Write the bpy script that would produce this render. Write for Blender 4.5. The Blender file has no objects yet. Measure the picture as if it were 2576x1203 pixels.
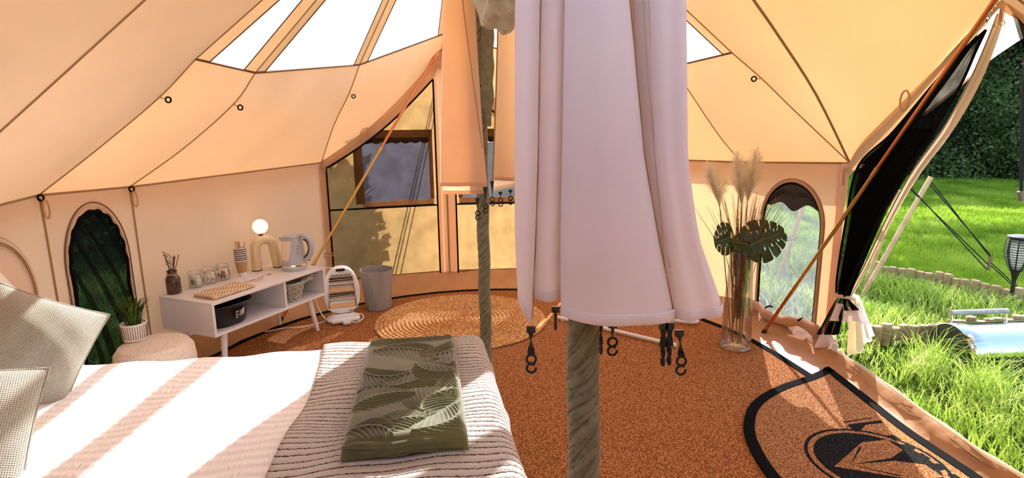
import bpy, bmesh, math, random
import numpy as np
from mathutils import Vector, Matrix
random.seed(7); RNG = np.random.default_rng(11)
scene = bpy.context.scene
col = scene.collection
PI = math.pi
sin, cos, rad = math.sin, math.cos, math.radians

# ------------------------------------------------------------------ camera
cam_d = bpy.data.cameras.new('camera'); cam = bpy.data.objects.new('camera', cam_d); col.objects.link(cam)
cam_d.sensor_width = 36; cam_d.lens = 1440/2576*36; cam_d.clip_start = 0.02; cam_d.clip_end = 200
pitch, roll = rad(11.0), rad(0.8)
Fv = Vector((0, cos(pitch), -sin(pitch))); U0 = Vector((0, sin(pitch), cos(pitch))); R0 = Vector((1, 0, 0))
Rv = R0*cos(roll) - U0*sin(roll); Uv = U0*cos(roll) + R0*sin(roll)
cam.matrix_world = Matrix(((Rv.x, Uv.x, -Fv.x, 0), (Rv.y, Uv.y, -Fv.y, 0), (Rv.z, Uv.z, -Fv.z, 1.4), (0, 0, 0, 1)))
scene.camera = cam

# ------------------------------------------------------------------ sky, sun, exposure
SUN = Vector((0.447, 1.287, 1.0)).normalized()
w = bpy.data.worlds.new('sky'); scene.world = w; w.use_nodes = True
nt = w.node_tree; nt.nodes.clear()
sky = nt.nodes.new('ShaderNodeTexSky'); sky.sky_type = 'NISHITA'; sky.sun_disc = False
sky.sun_elevation = math.asin(SUN.z); sky.sun_rotation = math.atan2(SUN.x, SUN.y)
sky.air_density = 1.0; sky.dust_density = 1.5; sky.ozone_density = 1.0
bg = nt.nodes.new('ShaderNodeBackground'); bg.inputs[1].default_value = 0.50
wo = nt.nodes.new('ShaderNodeOutputWorld')
nt.links.new(sky.outputs[0], bg.inputs[0]); nt.links.new(bg.outputs[0], wo.inputs[0])
sl = bpy.data.lights.new('sun', 'SUN'); sl.energy = 9.0; sl.angle = rad(0.55); sl.color = (1.0, 0.975, 0.97)
so = bpy.data.objects.new('sun', sl); col.objects.link(so); so.location = (6, 11, 10)
so.rotation_euler = (-SUN).to_track_quat('-Z', 'Y').to_euler()
vs = scene.view_settings
vs.view_transform = 'Standard'; vs.look = 'None'; vs.exposure = 0.42; vs.gamma = 1.0; vs.use_curve_mapping = False
cy = scene.cycles
cy.max_bounces = 7; cy.diffuse_bounces = 5; cy.glossy_bounces = 3; cy.transmission_bounces = 4
cy.transparent_max_bounces = 10; cy.use_adaptive_sampling = True; cy.adaptive_threshold = 0.09; cy.adaptive_min_samples = 20; cy.sample_clamp_indirect = 6.0; cy.caustics_reflective = False; cy.caustics_refractive = False

# ------------------------------------------------------------------ frames: the tent axis is turned 9 degrees
P2 = (-0.15, 3.05); AV = (-0.158, 0.9874); NV = (0.9874, 0.158)
TROT = math.atan2(NV[1], NV[0])
def T(n, a, z=0.0): return Vector((P2[0]+n*NV[0]+a*AV[0], P2[1]+n*NV[1]+a*AV[1], z))

# ------------------------------------------------------------------ materials
MATS = {}
def nmat(name):
    m = bpy.data.materials.new(name); m.use_nodes = True; t = m.node_tree; t.nodes.clear()
    o = t.nodes.new('ShaderNodeOutputMaterial'); MATS[name] = m
    return m, t, o
def N(t, typ, **kw):
    n = t.nodes.new(typ)
    for k, v in kw.items():
        if k.startswith('i_'):
            key = k[2:]; key = int(key) if key.isdigit() else key
            n.inputs[key].default_value = v
        else: setattr(n, k, v)
    return n
def rgba(c): return (c[0], c[1], c[2], 1.0)
def ramp(t, fac, stops):
    r = t.nodes.new('ShaderNodeValToRGB'); e = r.color_ramp.elements
    while len(e) < len(stops): e.new(0.5)
    for i, (p, c) in enumerate(stops): e[i].position = p; e[i].color = rgba(c)
    t.links.new(fac, r.inputs[0]); return r.outputs[0]
def noisecol(t, base, var, scale, coord='Object', detail=3):
    tc = N(t, 'ShaderNodeTexCoord'); n = N(t, 'ShaderNodeTexNoise'); n.inputs['Scale'].default_value = scale; n.inputs['Detail'].default_value = detail
    t.links.new(tc.outputs[coord], n.inputs['Vector'])
    a = tuple(max(0, c*(1-var)) for c in base); b = tuple(min(1, c*(1+var)) for c in base)
    return ramp(t, n.outputs['Fac'], [(0.3, a), (0.7, b)])
def bumpn(t, scale, dist, strength=1.0, coord='Object', tex='ShaderNodeTexNoise', vecscale=None):
    tc = N(t, 'ShaderNodeTexCoord'); n = N(t, tex); n.inputs['Scale'].default_value = scale
    src = tc.outputs[coord]
    if vecscale:
        mp = N(t, 'ShaderNodeMapping'); mp.inputs['Scale'].default_value = vecscale; t.links.new(src, mp.inputs[0]); src = mp.outputs[0]
    t.links.new(src, n.inputs['Vector'])
    b = N(t, 'ShaderNodeBump'); b.inputs['Distance'].default_value = dist; b.inputs['Strength'].default_value = strength
    t.links.new(n.outputs[0], b.inputs['Height']); return b.outputs[0]
def mat(name, c, rough=0.6, var=0.0, scale=20, bump=None, metal=0.0, spec=0.5, sheen=0.0, emit=None, coat=0.0):
    m, t, o = nmat(name); p = N(t, 'ShaderNodeBsdfPrincipled')
    p.inputs['Base Color'].default_value = rgba(c); p.inputs['Roughness'].default_value = rough
    p.inputs['Metallic'].default_value = metal; p.inputs['Specular IOR Level'].default_value = spec
    if sheen: p.inputs['Sheen Weight'].default_value = sheen
    if coat: p.inputs['Coat Weight'].default_value = coat
    if var: t.links.new(noisecol(t, c, var, scale), p.inputs['Base Color'])
    if bump: t.links.new(bumpn(t, *bump), p.inputs['Normal'])
    if emit: p.inputs['Emission Color'].default_value = rgba(emit[0]); p.inputs['Emission Strength'].default_value = emit[1]
    t.links.new(p.outputs[0], o.inputs[0]); return m
def cloth(name, c, tc=None, fac=0.0, var=0.06, scale=3.0, bump=(600, 0.0006, 0.6), rough_bump=None):
    """thin woven cloth: diffuse + light passing through"""
    m, t, o = nmat(name); d = N(t, 'ShaderNodeBsdfDiffuse'); d.inputs['Roughness'].default_value = 0.5
    t.links.new(noisecol(t, c, var, scale), d.inputs[0])
    nb = bumpn(t, *bump); 
    t.links.new(nb, d.inputs['Normal']); out = d.outputs[0]
    if fac:
        tr = N(t, 'ShaderNodeBsdfTranslucent'); t.links.new(noisecol(t, tc or c, var, scale), tr.inputs[0])
        mx = N(t, 'ShaderNodeMixShader'); mx.inputs[0].default_value = fac
        t.links.new(out, mx.inputs[1]); t.links.new(tr.outputs[0], mx.inputs[2]); out = mx.outputs[0]
    t.links.new(out, o.inputs[0]); return m
def film(name, c, see, tint=(1, 1, 1), gloss=0.04, rough=0.15, transl=0.5):
    """clear or netting sheet: part see-through, rest scatters"""
    m, t, o = nmat(name)
    tp = N(t, 'ShaderNodeBsdfTransparent'); tp.inputs[0].default_value = rgba(tint)
    d = N(t, 'ShaderNodeBsdfDiffuse'); d.inputs[0].default_value = rgba(c)
    tr = N(t, 'ShaderNodeBsdfTranslucent'); tr.inputs[0].default_value = rgba(c)
    m1 = N(t, 'ShaderNodeMixShader'); m1.inputs[0].default_value = transl
    t.links.new(d.outputs[0], m1.inputs[1]); t.links.new(tr.outputs[0], m1.inputs[2])
    m2 = N(t, 'ShaderNodeMixShader')
    tc = N(t, 'ShaderNodeTexCoord'); nz = N(t, 'ShaderNodeTexNoise'); nz.inputs['Scale'].default_value = 9; nz.inputs['Detail'].default_value = 5
    t.links.new(tc.outputs['Object'], nz.inputs['Vector'])
    mr = N(t, 'ShaderNodeMapRange'); mr.inputs['From Min'].default_value = 0.3; mr.inputs['From Max'].default_value = 0.7
    mr.inputs['To Min'].default_value = max(0, see-0.07); mr.inputs['To Max'].default_value = min(1, see+0.07)
    t.links.new(nz.outputs['Fac'], mr.inputs['Value']); t.links.new(mr.outputs[0], m2.inputs[0])
    t.links.new(m1.outputs[0], m2.inputs[1]); t.links.new(tp.outputs[0], m2.inputs[2])
    out = m2.outputs[0]
    if gloss:
        g = N(t, 'ShaderNodeBsdfGlossy'); g.inputs['Roughness'].default_value = rough
        m3 = N(t, 'ShaderNodeMixShader'); m3.inputs[0].default_value = gloss
        t.links.new(out, m3.inputs[1]); t.links.new(g.outputs[0], m3.inputs[2]); out = m3.outputs[0]
    t.links.new(out, o.inputs[0]); return m
def glass(name, tint=(1, 1, 1), see=0.86):
    m, t, o = nmat(name)
    tp = N(t, 'ShaderNodeBsdfTransparent'); tp.inputs[0].default_value = rgba(tint)
    g = N(t, 'ShaderNodeBsdfGlossy'); g.inputs['Roughness'].default_value = 0.04
    lw = N(t, 'ShaderNodeLayerWeight'); lw.inputs['Blend'].default_value = 0.35
    mr = N(t, 'ShaderNodeMapRange'); mr.inputs['To Min'].default_value = 0.05; mr.inputs['To Max'].default_value = 1-see+0.4
    t.links.new(lw.outputs['Fresnel'], mr.inputs['Value'])
    mx = N(t, 'ShaderNodeMixShader'); t.links.new(mr.outputs[0], mx.inputs[0])
    t.links.new(tp.outputs[0], mx.inputs[1]); t.links.new(g.outputs[0], mx.inputs[2]); t.links.new(mx.outputs[0], o.inputs[0]); return m
def leafy(name, cols, tr=0.4, scale=3.0, gloss=0.0, rough=0.4):
    m, t, o = nmat(name)
    gi = N(t, 'ShaderNodeTexCoord'); nz = N(t, 'ShaderNodeTexNoise'); nz.inputs['Scale'].default_value = scale; nz.inputs['Detail'].default_value = 6
    t.links.new(gi.outputs['Object'], nz.inputs['Vector'])
    c = ramp(t, nz.outputs['Fac'], [(0.3, cols[0]), (0.5, cols[1]), (0.7, cols[2])])
    p = N(t, 'ShaderNodeBsdfPrincipled'); p.inputs['Roughness'].default_value = rough; t.links.new(c, p.inputs['Base Color'])
    p.inputs['Specular IOR Level'].default_value = gloss
    tl = N(t, 'ShaderNodeBsdfTranslucent'); t.links.new(c, tl.inputs[0])
    mx = N(t, 'ShaderNodeMixShader'); mx.inputs[0].default_value = tr
    t.links.new(p.outputs[0], mx.inputs[1]); t.links.new(tl.outputs[0], mx.inputs[2]); t.links.new(mx.outputs[0], o.inputs[0]); return m

CANVAS = cloth('canvas', (0.84, 0.675, 0.52), (0.95, 0.465, 0.165), 0.172, var=0.05, scale=2.0)
WALLC = cloth('wall_canvas', (0.84, 0.655, 0.50), (0.96, 0.55, 0.26), 0.29, var=0.04, scale=2.0)
CANVAS2 = cloth('canvas_border', (0.64, 0.44, 0.28), (0.80, 0.44, 0.18), 0.22, var=0.05, scale=4.0)
OUTDOOR = cloth('outer_door_canvas', (0.76, 0.52, 0.27), (0.98, 0.58, 0.22), 0.50, var=0.10, scale=5.0)
SEAM = mat('seam_tape', (0.36, 0.22, 0.10), 0.9)
SEAMD = mat('dark_seam', (0.16, 0.075, 0.03), 0.9)
BLACKTAPE = mat('black_binding', (0.005, 0.005, 0.005), 0.9, spec=0.05)
PVC = film('clear_pvc', (0.95, 0.95, 0.95), 0.74, gloss=0.03, rough=0.1, transl=0.8)
PVCW = film('clear_window_pvc', (0.42, 0.42, 0.55), 0.72, tint=(0.80, 0.80, 0.88), gloss=0.05, rough=0.12, transl=0.7)
NET = film('black_netting', (0.006, 0.006, 0.006), 0.085, gloss=0.0, transl=0.2)
NETD = film('dark_window_netting', (0.01, 0.012, 0.01), 0.20, gloss=0.0, transl=0.1)
NETDOOR = film('door_screen_netting', (0.05, 0.030, 0.014), 0.41, gloss=0.0, transl=0.2)
GSHEET = mat('groundsheet', (0.50, 0.265, 0.115), 0.55, 0.12, 6, bump=(9, 0.012, 0.6))
CURTAIN = cloth('curtain_cotton', (0.91, 0.83, 0.83), (0.92, 0.76, 0.68), 0.20, var=0.03, scale=5, bump=(14, 0.006, 0.35))
CURTAINB = cloth('curtain_lining', (0.70, 0.57, 0.45), (0.8, 0.58, 0.38), 0.25, var=0.04, scale=5, bump=(14, 0.006, 0.35))
GREENWRAP = mat('green_muslin', (0.20, 0.20, 0.125), 0.85, 0.2, 30, bump=(160, 0.002, 0.5), sheen=0.3)
SWAG = mat('pale_green_muslin', (0.42, 0.40, 0.27), 0.8, 0.2, 25, bump=(40, 0.006, 0.8), sheen=0.3)
COPPER = mat('copper_pole_metal', (0.62, 0.24, 0.10), 0.28, metal=0.85)
BRASS = mat('brass_pole_metal', (0.62, 0.42, 0.14), 0.3, metal=0.85)
WHITEM = mat('white_lacquer', (0.78, 0.76, 0.74), 0.35)
WHITEP = mat('white_plastic', (0.80, 0.79, 0.77), 0.35)
DARKP = mat('black_plastic', (0.010, 0.010, 0.011), 0.35)
GREYP = mat('grey_plastic', (0.30, 0.29, 0.275), 0.5)
CHROME = mat('chrome', (0.8, 0.8, 0.8), 0.12, metal=1.0)
STEEL = mat('stainless_steel', (0.80, 0.82, 0.85), 0.10, metal=1.0, bump=(3.0, 0.01, 0.12))
WEBBING = mat('black_webbing', (0.008, 0.008, 0.009), 0.7)
BAMBOO = mat('bamboo', (0.66, 0.45, 0.22), 0.45, 0.2, 12)
ROPE = mat('dark_guy_rope', (0.015, 0.015, 0.016), 0.8)
WOODLOG = mat('split_log_wood', (0.50, 0.33, 0.16), 0.8, 0.35, 14, bump=(40, 0.01, 0.7))
WOOD = mat('wood_stick', (0.62, 0.36, 0.16), 0.6, 0.12, 30)
KRAFT = mat('kraft_paper', (0.47, 0.29, 0.14), 0.8, 0.05, 20)
PAPER = mat('white_paper', (0.82, 0.78, 0.76), 0.7)
CREAMCER = mat('cream_ceramic', (0.72, 0.56, 0.33), 0.22, coat=0.5)
KETTLE = mat('pale_grey_plastic', (0.45, 0.47, 0.50), 0.3)
AMBER = mat('amber_glass', (0.045, 0.014, 0.006), 0.12, coat=0.6)
GLASS = glass('clear_glass')
LAMPG = mat('lit_globe', (1, 0.95, 0.8), 0.4, emit=((1.0, 0.83, 0.50), 0.95))
BOUCLE = mat('cream_boucle', (0.80, 0.68, 0.55), 0.95, 0.06, 60, bump=(110, 0.012, 1.0), sheen=0.4)
INK = mat('black_ink', (0.01, 0.01, 0.01), 0.7)

# ------------------------------------------------------------------ mesh builder and object helpers
FR = {}
def local(o, pts):
    if o not in FR: return [Vector(p) for p in pts]
    loc, rz = FR[o]; c, s = cos(-rz), sin(-rz); r = []
    for p in pts:
        x, y, z = p[0]-loc[0], p[1]-loc[1], p[2]-loc[2]; r.append(Vector((x*c-y*s, x*s+y*c, z)))
    return r
def tag(o, label=None, cat=None, group=None, kind=None):
    if label: o['label'] = label
    if cat: o['category'] = cat
    if group: o['group'] = group
    if kind: o['kind'] = kind
    return o
def thing(name, label, cat, loc=(0, 0, 0), rz=0.0, group=None, kind=None):
    o = bpy.data.objects.new(name, None); o.empty_display_size = 0.05; col.objects.link(o)
    o.location = loc; o.rotation_euler = (0, 0, rz); FR[o] = (tuple(loc), rz)
    return tag(o, label, cat, group, kind)
class MB:
    def __init__(s): s.v = []; s.f = []
    def add(s, V, Fc):
        b = len(s.v); s.v += [tuple(p) for p in V]; s.f += [tuple(i+b for i in f) for f in Fc]; return s
    def box(s, c, d, rz=0.0, taper=1.0):
        x, y, z = d[0]/2, d[1]/2, d[2]/2; V = []
        for k, zz in ((1, -z), (taper, z)):
            for sx, sy in ((-1, -1), (1, -1), (1, 1), (-1, 1)):
                px, py = sx*x*k, sy*y*k; V.append((c[0]+px*cos(rz)-py*sin(rz), c[1]+px*sin(rz)+py*cos(rz), c[2]+zz))
        return s.add(V, [(3, 2, 1, 0), (4, 5, 6, 7), (0, 1, 5, 4), (1, 2, 6, 5), (2, 3, 7, 6), (3, 0, 4, 7)])
    def tube(s, pts, r, n=8, caps=True, closed=False, flat=1.0):
        pts = [Vector(p) for p in pts]; k = len(pts); rr = r if hasattr(r, '__len__') else [r]*k; V = []; Fc = []
        up = None
        for i, p in enumerate(pts):
            if closed: d = pts[(i+1) % k]-pts[i-1]
            else: d = pts[min(i+1, k-1)]-pts[max(i-1, 0)]
            d.normalize()
            if up is None:
                up = Vector((0, 0, 1)) if abs(d.z) < 0.9 else Vector((1, 0, 0))
            x = d.cross(up)
            if x.length < 1e-5: x = d.cross(Vector((0.3, 1, 0.2)))
            x.normalize(); up = x.cross(d).normalized()
            for j in range(n):
                a = 2*PI*j/n; V.append(p + x*(rr[i]*cos(a)) + up*(rr[i]*sin(a)*flat))
        m = k if closed else k-1
        for i in range(m):
            for j in range(n):
                a, b = i*n+j, i*n+(j+1) % n; c, d2 = ((i+1) % k)*n+(j+1) % n, ((i+1) % k)*n+j; Fc.append((a, b, c, d2))
        if caps and not closed: Fc += [tuple(range(n-1, -1, -1)), tuple(range((k-1)*n, k*n))]
        return s.add(V, Fc)
    def lathe(s, prof, n=24, c=(0, 0, 0), sx=1.0, sy=1.0, a0=0.0, a1=2*PI):
        V = []; Fc = []; full = abs(a1-a0-2*PI) < 1e-6; m = n if full else n+1
        for (r, z) in prof:
            for j in range(m):
                a = a0+(a1-a0)*j/n; V.append((c[0]+r*sx*cos(a), c[1]+r*sy*sin(a), c[2]+z))
        for i in range(len(prof)-1):
            for j in range(n):
                b = (j+1) % m if full else j+1
                Fc.append((i*m+j, i*m+b, (i+1)*m+b, (i+1)*m+j))
        return s.add(V, Fc)
    def grid(s, rows, closed=False):
        V = [p for r in rows for p in r]; m = len(rows[0]); Fc = []
        for i in range(len(rows)-1):
            for j in range(m if closed else m-1):
                k = (j+1) % m; Fc.append((i*m+j, i*m+k, (i+1)*m+k, (i+1)*m+j))
        return s.add(V, Fc)
    def prism(s, poly, z0, z1):
        n = len(poly); V = [(p[0], p[1], z0) for p in poly]+[(p[0], p[1], z1) for p in poly]
        return s.add(V, [tuple(range(n-1, -1, -1)), tuple(range(n, 2*n))]+[(i, (i+1) % n, n+(i+1) % n, n+i) for i in range(n)])
    def torus(s, c, R, r, n=20, m=6, ax='z', a0=0, a1=2*PI):
        pts = []; full = abs(a1-a0-2*PI) < 1e-6
        for i in range(n if full else n+1):
            a = a0+(a1-a0)*i/n; u, v = R*cos(a), R*sin(a)
            pts.append(Vector(c)+Vector({'z': (u, v, 0), 'y': (u, 0, v), 'x': (0, u, v)}[ax]))
        return s.tube(pts, r, m, closed=full)
    def sphere(s, c, r, n=16, m=10, sc=(1, 1, 1)):
        rows = []
        for i in range(m+1):
            ph = PI*i/m; rows.append([(c[0]+r*sc[0]*sin(ph)*cos(2*PI*j/n), c[1]+r*sc[1]*sin(ph)*sin(2*PI*j/n), c[2]-r*sc[2]*cos(ph)) for j in range(n)])
        return s.grid(rows, True)
    def build(s, name, m, parent=None, world=False, smooth=True, bevel=0.0, auto=True, solid=0.0, kind=None):
        V = local(parent, s.v) if (world and parent) else s.v
        me = bpy.data.meshes.new(name); me.from_pydata([tuple(p) for p in V], [], s.f)
        me.materials.append(m)
        if smooth:
            me.polygons.foreach_set('use_smooth', [True]*len(me.polygons))
            if auto:
                bm = bmesh.new(); bm.from_mesh(me); bmesh.ops.recalc_face_normals(bm, faces=bm.faces)
                for e in bm.edges:
                    if len(e.link_faces) == 2 and e.calc_face_angle(0) > rad(40): e.smooth = False
                bm.to_mesh(me); bm.free()
        me.update()
        o = bpy.data.objects.new(name, me); col.objects.link(o)
        if parent:
            o.parent = parent
            if parent in FR: FR[o] = FR[parent]
        if bevel:
            b = o.modifiers.new('bevel', 'BEVEL'); b.width = bevel; b.segments = 2; b.limit_method = 'ANGLE'; b.angle_limit = rad(50)
        if solid:
            sd = o.modifiers.new('thickness', 'SOLIDIFY'); sd.thickness = solid; sd.offset = 0
        if kind: o['kind'] = kind
        return o
def copy_tree(o, parent=None):
    c = o.copy(); col.objects.link(c); c.parent = parent
    if o in FR: FR[c] = FR[o]
    for ch in [x for x in o.children]: copy_tree(ch, c)
    return c
def npmesh(name, V, Q, m, parent=None, smooth=False):
    """fast mesh from numpy verts and list of (faces array)"""
    me = bpy.data.meshes.new(name); V = np.asarray(V, dtype=np.float32)
    me.vertices.add(len(V)); me.vertices.foreach_set('co', V.ravel())
    tot = sum(f.size for f in Q); nf = sum(len(f) for f in Q)
    me.loops.add(tot); me.polygons.add(nf)
    me.loops.foreach_set('vertex_index', np.concatenate([f.ravel() for f in Q]).astype(np.int32))
    sz = np.concatenate([np.full(len(f), f.shape[1]) for f in Q]); st = np.concatenate([[0], np.cumsum(sz)[:-1]])
    me.polygons.foreach_set('loop_start', st.astype(np.int32)); me.polygons.foreach_set('loop_total', sz.astype(np.int32))
    me.materials.append(m); me.update(calc_edges=True)
    if smooth: me.polygons.foreach_set('use_smooth', [True]*nf)
    o = bpy.data.objects.new(name, me); col.objects.link(o)
    if parent: o.parent = parent
    return o
def lerp(a, b, t): return Vector(a)*(1-t)+Vector(b)*t
def poly_at(pts, t):
    """point at fraction t of a polyline smoothed with Catmull-Rom (uniform parameter)"""
    n = len(pts)-1; x = min(max(t, 0), 1)*n; i = min(int(x), n-1); u = x-i
    p1, p2 = Vector(pts[i]), Vector(pts[i+1])
    p0 = Vector(pts[i-1]) if i > 0 else p1*2-p2
    p3 = Vector(pts[i+2]) if i+2 <= n else p2*2-p1
    return 0.5*((2*p1)+(p2-p0)*u+(2*p0-5*p1+4*p2-p3)*u*u+(3*p1-p0-3*p2+p3)*u*u*u)
def curve(pts, n): return [poly_at(pts, i/(n-1)) for i in range(n)]
def text_mesh(name, body, size, m, parent, loc, rot=(0, 0, 0), extrude=0.0004, shear=0.0):
    cu = bpy.data.curves.new(name, 'FONT'); cu.body = body; cu.size = size; cu.extrude = extrude; cu.shear = shear
    cu.align_x = 'CENTER'; cu.align_y = 'CENTER'
    o = bpy.data.objects.new(name, cu); col.objects.link(o); cu.materials.append(m)
    me = bpy.data.meshes.new_from_object(o.evaluated_get(bpy.context.evaluated_depsgraph_get()))
    bpy.data.objects.remove(o); bpy.data.curves.remove(cu); me.materials.clear(); me.materials.append(m)
    o = bpy.data.objects.new(name, me); col.objects.link(o)
    o.parent = parent; o.location = loc; o.rotation_euler = rot
    return o

# ================================================================== THE SETTING
def coir(name, dark, mid, light, scale=130):
    m, t, o = nmat(name); p = N(t, 'ShaderNodeBsdfPrincipled'); p.inputs['Roughness'].default_value = 0.95; p.inputs['Specular IOR Level'].default_value = 0.1
    tc = N(t, 'ShaderNodeTexCoord'); mp = N(t, 'ShaderNodeMapping'); mp.inputs['Rotation'].default_value = (0, 0, TROT); mp.inputs['Scale'].default_value = (1.0, 0.72, 1.0)
    t.links.new(tc.outputs['Object'], mp.inputs[0])
    vo = N(t, 'ShaderNodeTexVoronoi'); vo.inputs['Scale'].default_value = scale; vo.inputs['Randomness'].default_value = 0.75; t.links.new(mp.outputs[0], vo.inputs['Vector'])
    nz = N(t, 'ShaderNodeTexNoise'); nz.inputs['Scale'].default_value = scale*2.4; nz.inputs['Detail'].default_value = 3; t.links.new(mp.outputs[0], nz.inputs['Vector'])
    ad = N(t, 'ShaderNodeMath', operation='MULTIPLY_ADD'); ad.inputs[1].default_value = -0.9; t.links.new(vo.outputs['Distance'], ad.inputs[0])
    t.links.new(nz.outputs['Fac'], ad.inputs[2])
    c = ramp(t, ad.outputs[0], [(0.0, dark), (0.16, mid), (0.42, light)]); t.links.new(c, p.inputs['Base Color'])
    b = N(t, 'ShaderNodeBump'); b.inputs['Distance'].default_value = 0.006; b.inputs['Strength'].default_value = 0.9; t.links.new(ad.outputs[0], b.inputs['Height'])
    t.links.new(b.outputs[0], p.inputs['Normal']); t.links.new(p.outputs[0], o.inputs[0]); return m
COIR = coir('coir_matting', (0.27, 0.092, 0.028), (0.55, 0.24, 0.083), (0.70, 0.355, 0.14))
COIRMAT = coir('coir_door_mat', (0.26, 0.10, 0.035), (0.56, 0.26, 0.10), (0.74, 0.40, 0.18), 150)
COIRBLK = coir('coir_black_print', (0.004, 0.004, 0.004), (0.012, 0.011, 0.010), (0.05, 0.045, 0.04), 150)
JUTE = coir('jute_braid', (0.50, 0.25, 0.09), (0.74, 0.44, 0.18), (0.86, 0.56, 0.27), 60)
SOIL = leafy('grass_soil', [(0.012, 0.020, 0.005), (0.028, 0.045, 0.009), (0.06, 0.09, 0.016)], tr=0.0, scale=1.6)

ground = MB().grid([[(x, y, -0.035) for x in (-40, -10, 0, 10, 40)] for y in (-20, 0, 10, 25, 60)]).build('ground', SOIL)
tag(ground, 'green grassy ground around the tent', 'ground', kind='structure')

# ---- plan of the tent in axis coordinates (n across, a along)
PL = {'L0': (-2.127, -0.824), 'A': (-2.126, 0.006), 'B': (-1.955, 0.505), 'C': (-1.134, 1.964), 'D': (-0.10, 2.10), 'E2': (1.13, 1.963),
      'E': (1.948, 0.782), 'F': (2.115, -0.075), 'R': (2.105, -0.874), 'G': (2.11, -1.67), 'R1': (2.09, -2.10), 'N4': (1.45, -3.52),
      'N3': (0.50, -4.06), 'N2': (-0.55, -4.06), 'N1': (-1.50, -3.52), 'L1': (-2.125, -2.02)}
EZ = {'L0': 1.08, 'A': 1.12, 'B': 1.105, 'C': 1.14, 'E2': 1.14, 'E': 1.14, 'F': 1.178, 'G': 1.178, 'R1': 1.14, 'N4': 1.13, 'N3': 1.13, 'N2': 1.13, 'N1': 1.12, 'L1': 1.08}
def plan(k, z): return T(PL[k][0], PL[k][1], z)
TOPF = Vector((0, 0)); MID = (0.0, -1.0); TOPN = (-0.03, -2.02)
RIDGE = {'F': (0, 0, 2.88), 'M': (0.0, -1.0, 2.82), 'N': (-0.03, -2.02, 2.88)}
def seam_pts(top, key, prof, ring):
    """prof: list of (distance from top, height); ring: index of the skylight ring in prof"""
    tx, ta, tz = RIDGE[top]; ex, ea = PL[key]; dx, da = ex-tx, ea-ta; L = math.hypot(dx, da); dx /= L; da /= L
    P = [T(tx+dx*d, ta+da*d, z) for d, z in prof]
    up = curve(P[:ring+1], 9) if ring > 1 else [lerp(P[0], P[1], i/8) for i in range(9)]
    lo = curve(P[ring:], 13)
    return up+lo[1:]
def Ldist(top, key): return math.hypot(PL[key][0]-RIDGE[top][0], PL[key][1]-RIDGE[top][1])
S = {}
S['L0'] = seam_pts('M', 'L0', [(0, 2.82), (1.2, 1.82), (1.71, 1.41), (Ldist('M', 'L0'), 1.08)], 1)
S['A'] = seam_pts('F', 'A', [(0, 2.88), (1.36, 1.745), (1.54, 1.57), (1.85, 1.325), (Ldist('F', 'A'), 1.12)], 1)
S['B'] = seam_pts('F', 'B', [(0, 2.88), (1.21, 1.71), (1.35, 1.55), (1.67, 1.315), (Ldist('F', 'B'), 1.105)], 1)
S['C'] = seam_pts('F', 'C', [(0, 2.88), (1.42, 1.85), (1.62, 1.67), (1.95, 1.44), (Ldist('F', 'C'), 1.14)], 1)
S['D'] = seam_pts('F', 'D', [(0, 2.88), (1.83, 2.155), (1.96, 2.10), (Ldist('F', 'D'), 2.05)], 1)
S['E2'] = seam_pts('F', 'E2', [(0, 2.88), (1.42, 1.85), (1.62, 1.67), (1.95, 1.44), (Ldist('F', 'E2'), 1.14)], 1)
S['E'] = seam_pts('F', 'E', [(0, 2.88), (1.38, 1.77), (1.56, 1.60), (1.84, 1.34), (Ldist('F', 'E'), 1.14)], 1)
S['F'] = seam_pts('F', 'F', [(0, 2.88), (1.36, 1.785), (1.54, 1.65), (1.75, 1.475), (Ldist('F', 'F'), 1.178)], 1)
LF_ = Ldist('M', 'F')
S['Fm'] = seam_pts('M', 'F', [(0, 2.82), (1.33, 1.96), (1.53, 1.825), (1.90, 1.555), (LF_, 1.178)], 1)
S['R'] = seam_pts('M', 'R', [(0, 2.82), (1.40, 2.22), (1.75, 2.07), (Ldist('M', 'R'), 1.93)], 1)
S['Gm'] = seam_pts('M', 'G', [(0, 2.82), (1.33, 1.92), (1.53, 1.78), (1.88, 1.50), (Ldist('M', 'G'), 1.178)], 1)
for k in ('R1', 'N4', 'N3', 'N2', 'N1', 'L1'):
    L = Ldist('N', k); S[k] = seam_pts('N', k, [(0, 2.88), (1.34, 1.77), (1.54, 1.58), (1.84, 1.33), (L, EZ[k])], 1)
S['G'] = seam_pts('N', 'G', [(0, 2.88), (1.36, 1.785), (1.54, 1.64), (1.80, 1.44), (Ldist('N', 'G'), 1.178)], 1)
SECT = [('L0', 'A', 0), ('A', 'B', 1), ('B', 'C', 1), ('C', 'D', 1), ('D', 'E2', 1), ('E2', 'E', 1), ('E', 'F', 1), ('F', 'Fm', 0), ('Fm', 'R', 0),
        ('R', 'Gm', 0), ('Gm', 'G', 0), ('G', 'R1', 0), ('R1', 'N4', 1), ('N4', 'N3', 1), ('N3', 'N2', 1), ('N2', 'N1', 1), ('N1', 'L1', 1), ('L1', 'L0', 0)]
ceil = thing('ceiling', 'cream canvas tent roof with clear skylight panels and radial seams', 'tent roof', (0, 0, 0), kind='structure')
def sag(p, k, K, j, J, amp):
    return p-Vector((0, 0, amp*sin(PI*min(k/K, 1))*sin(PI*j/J)))
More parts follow.
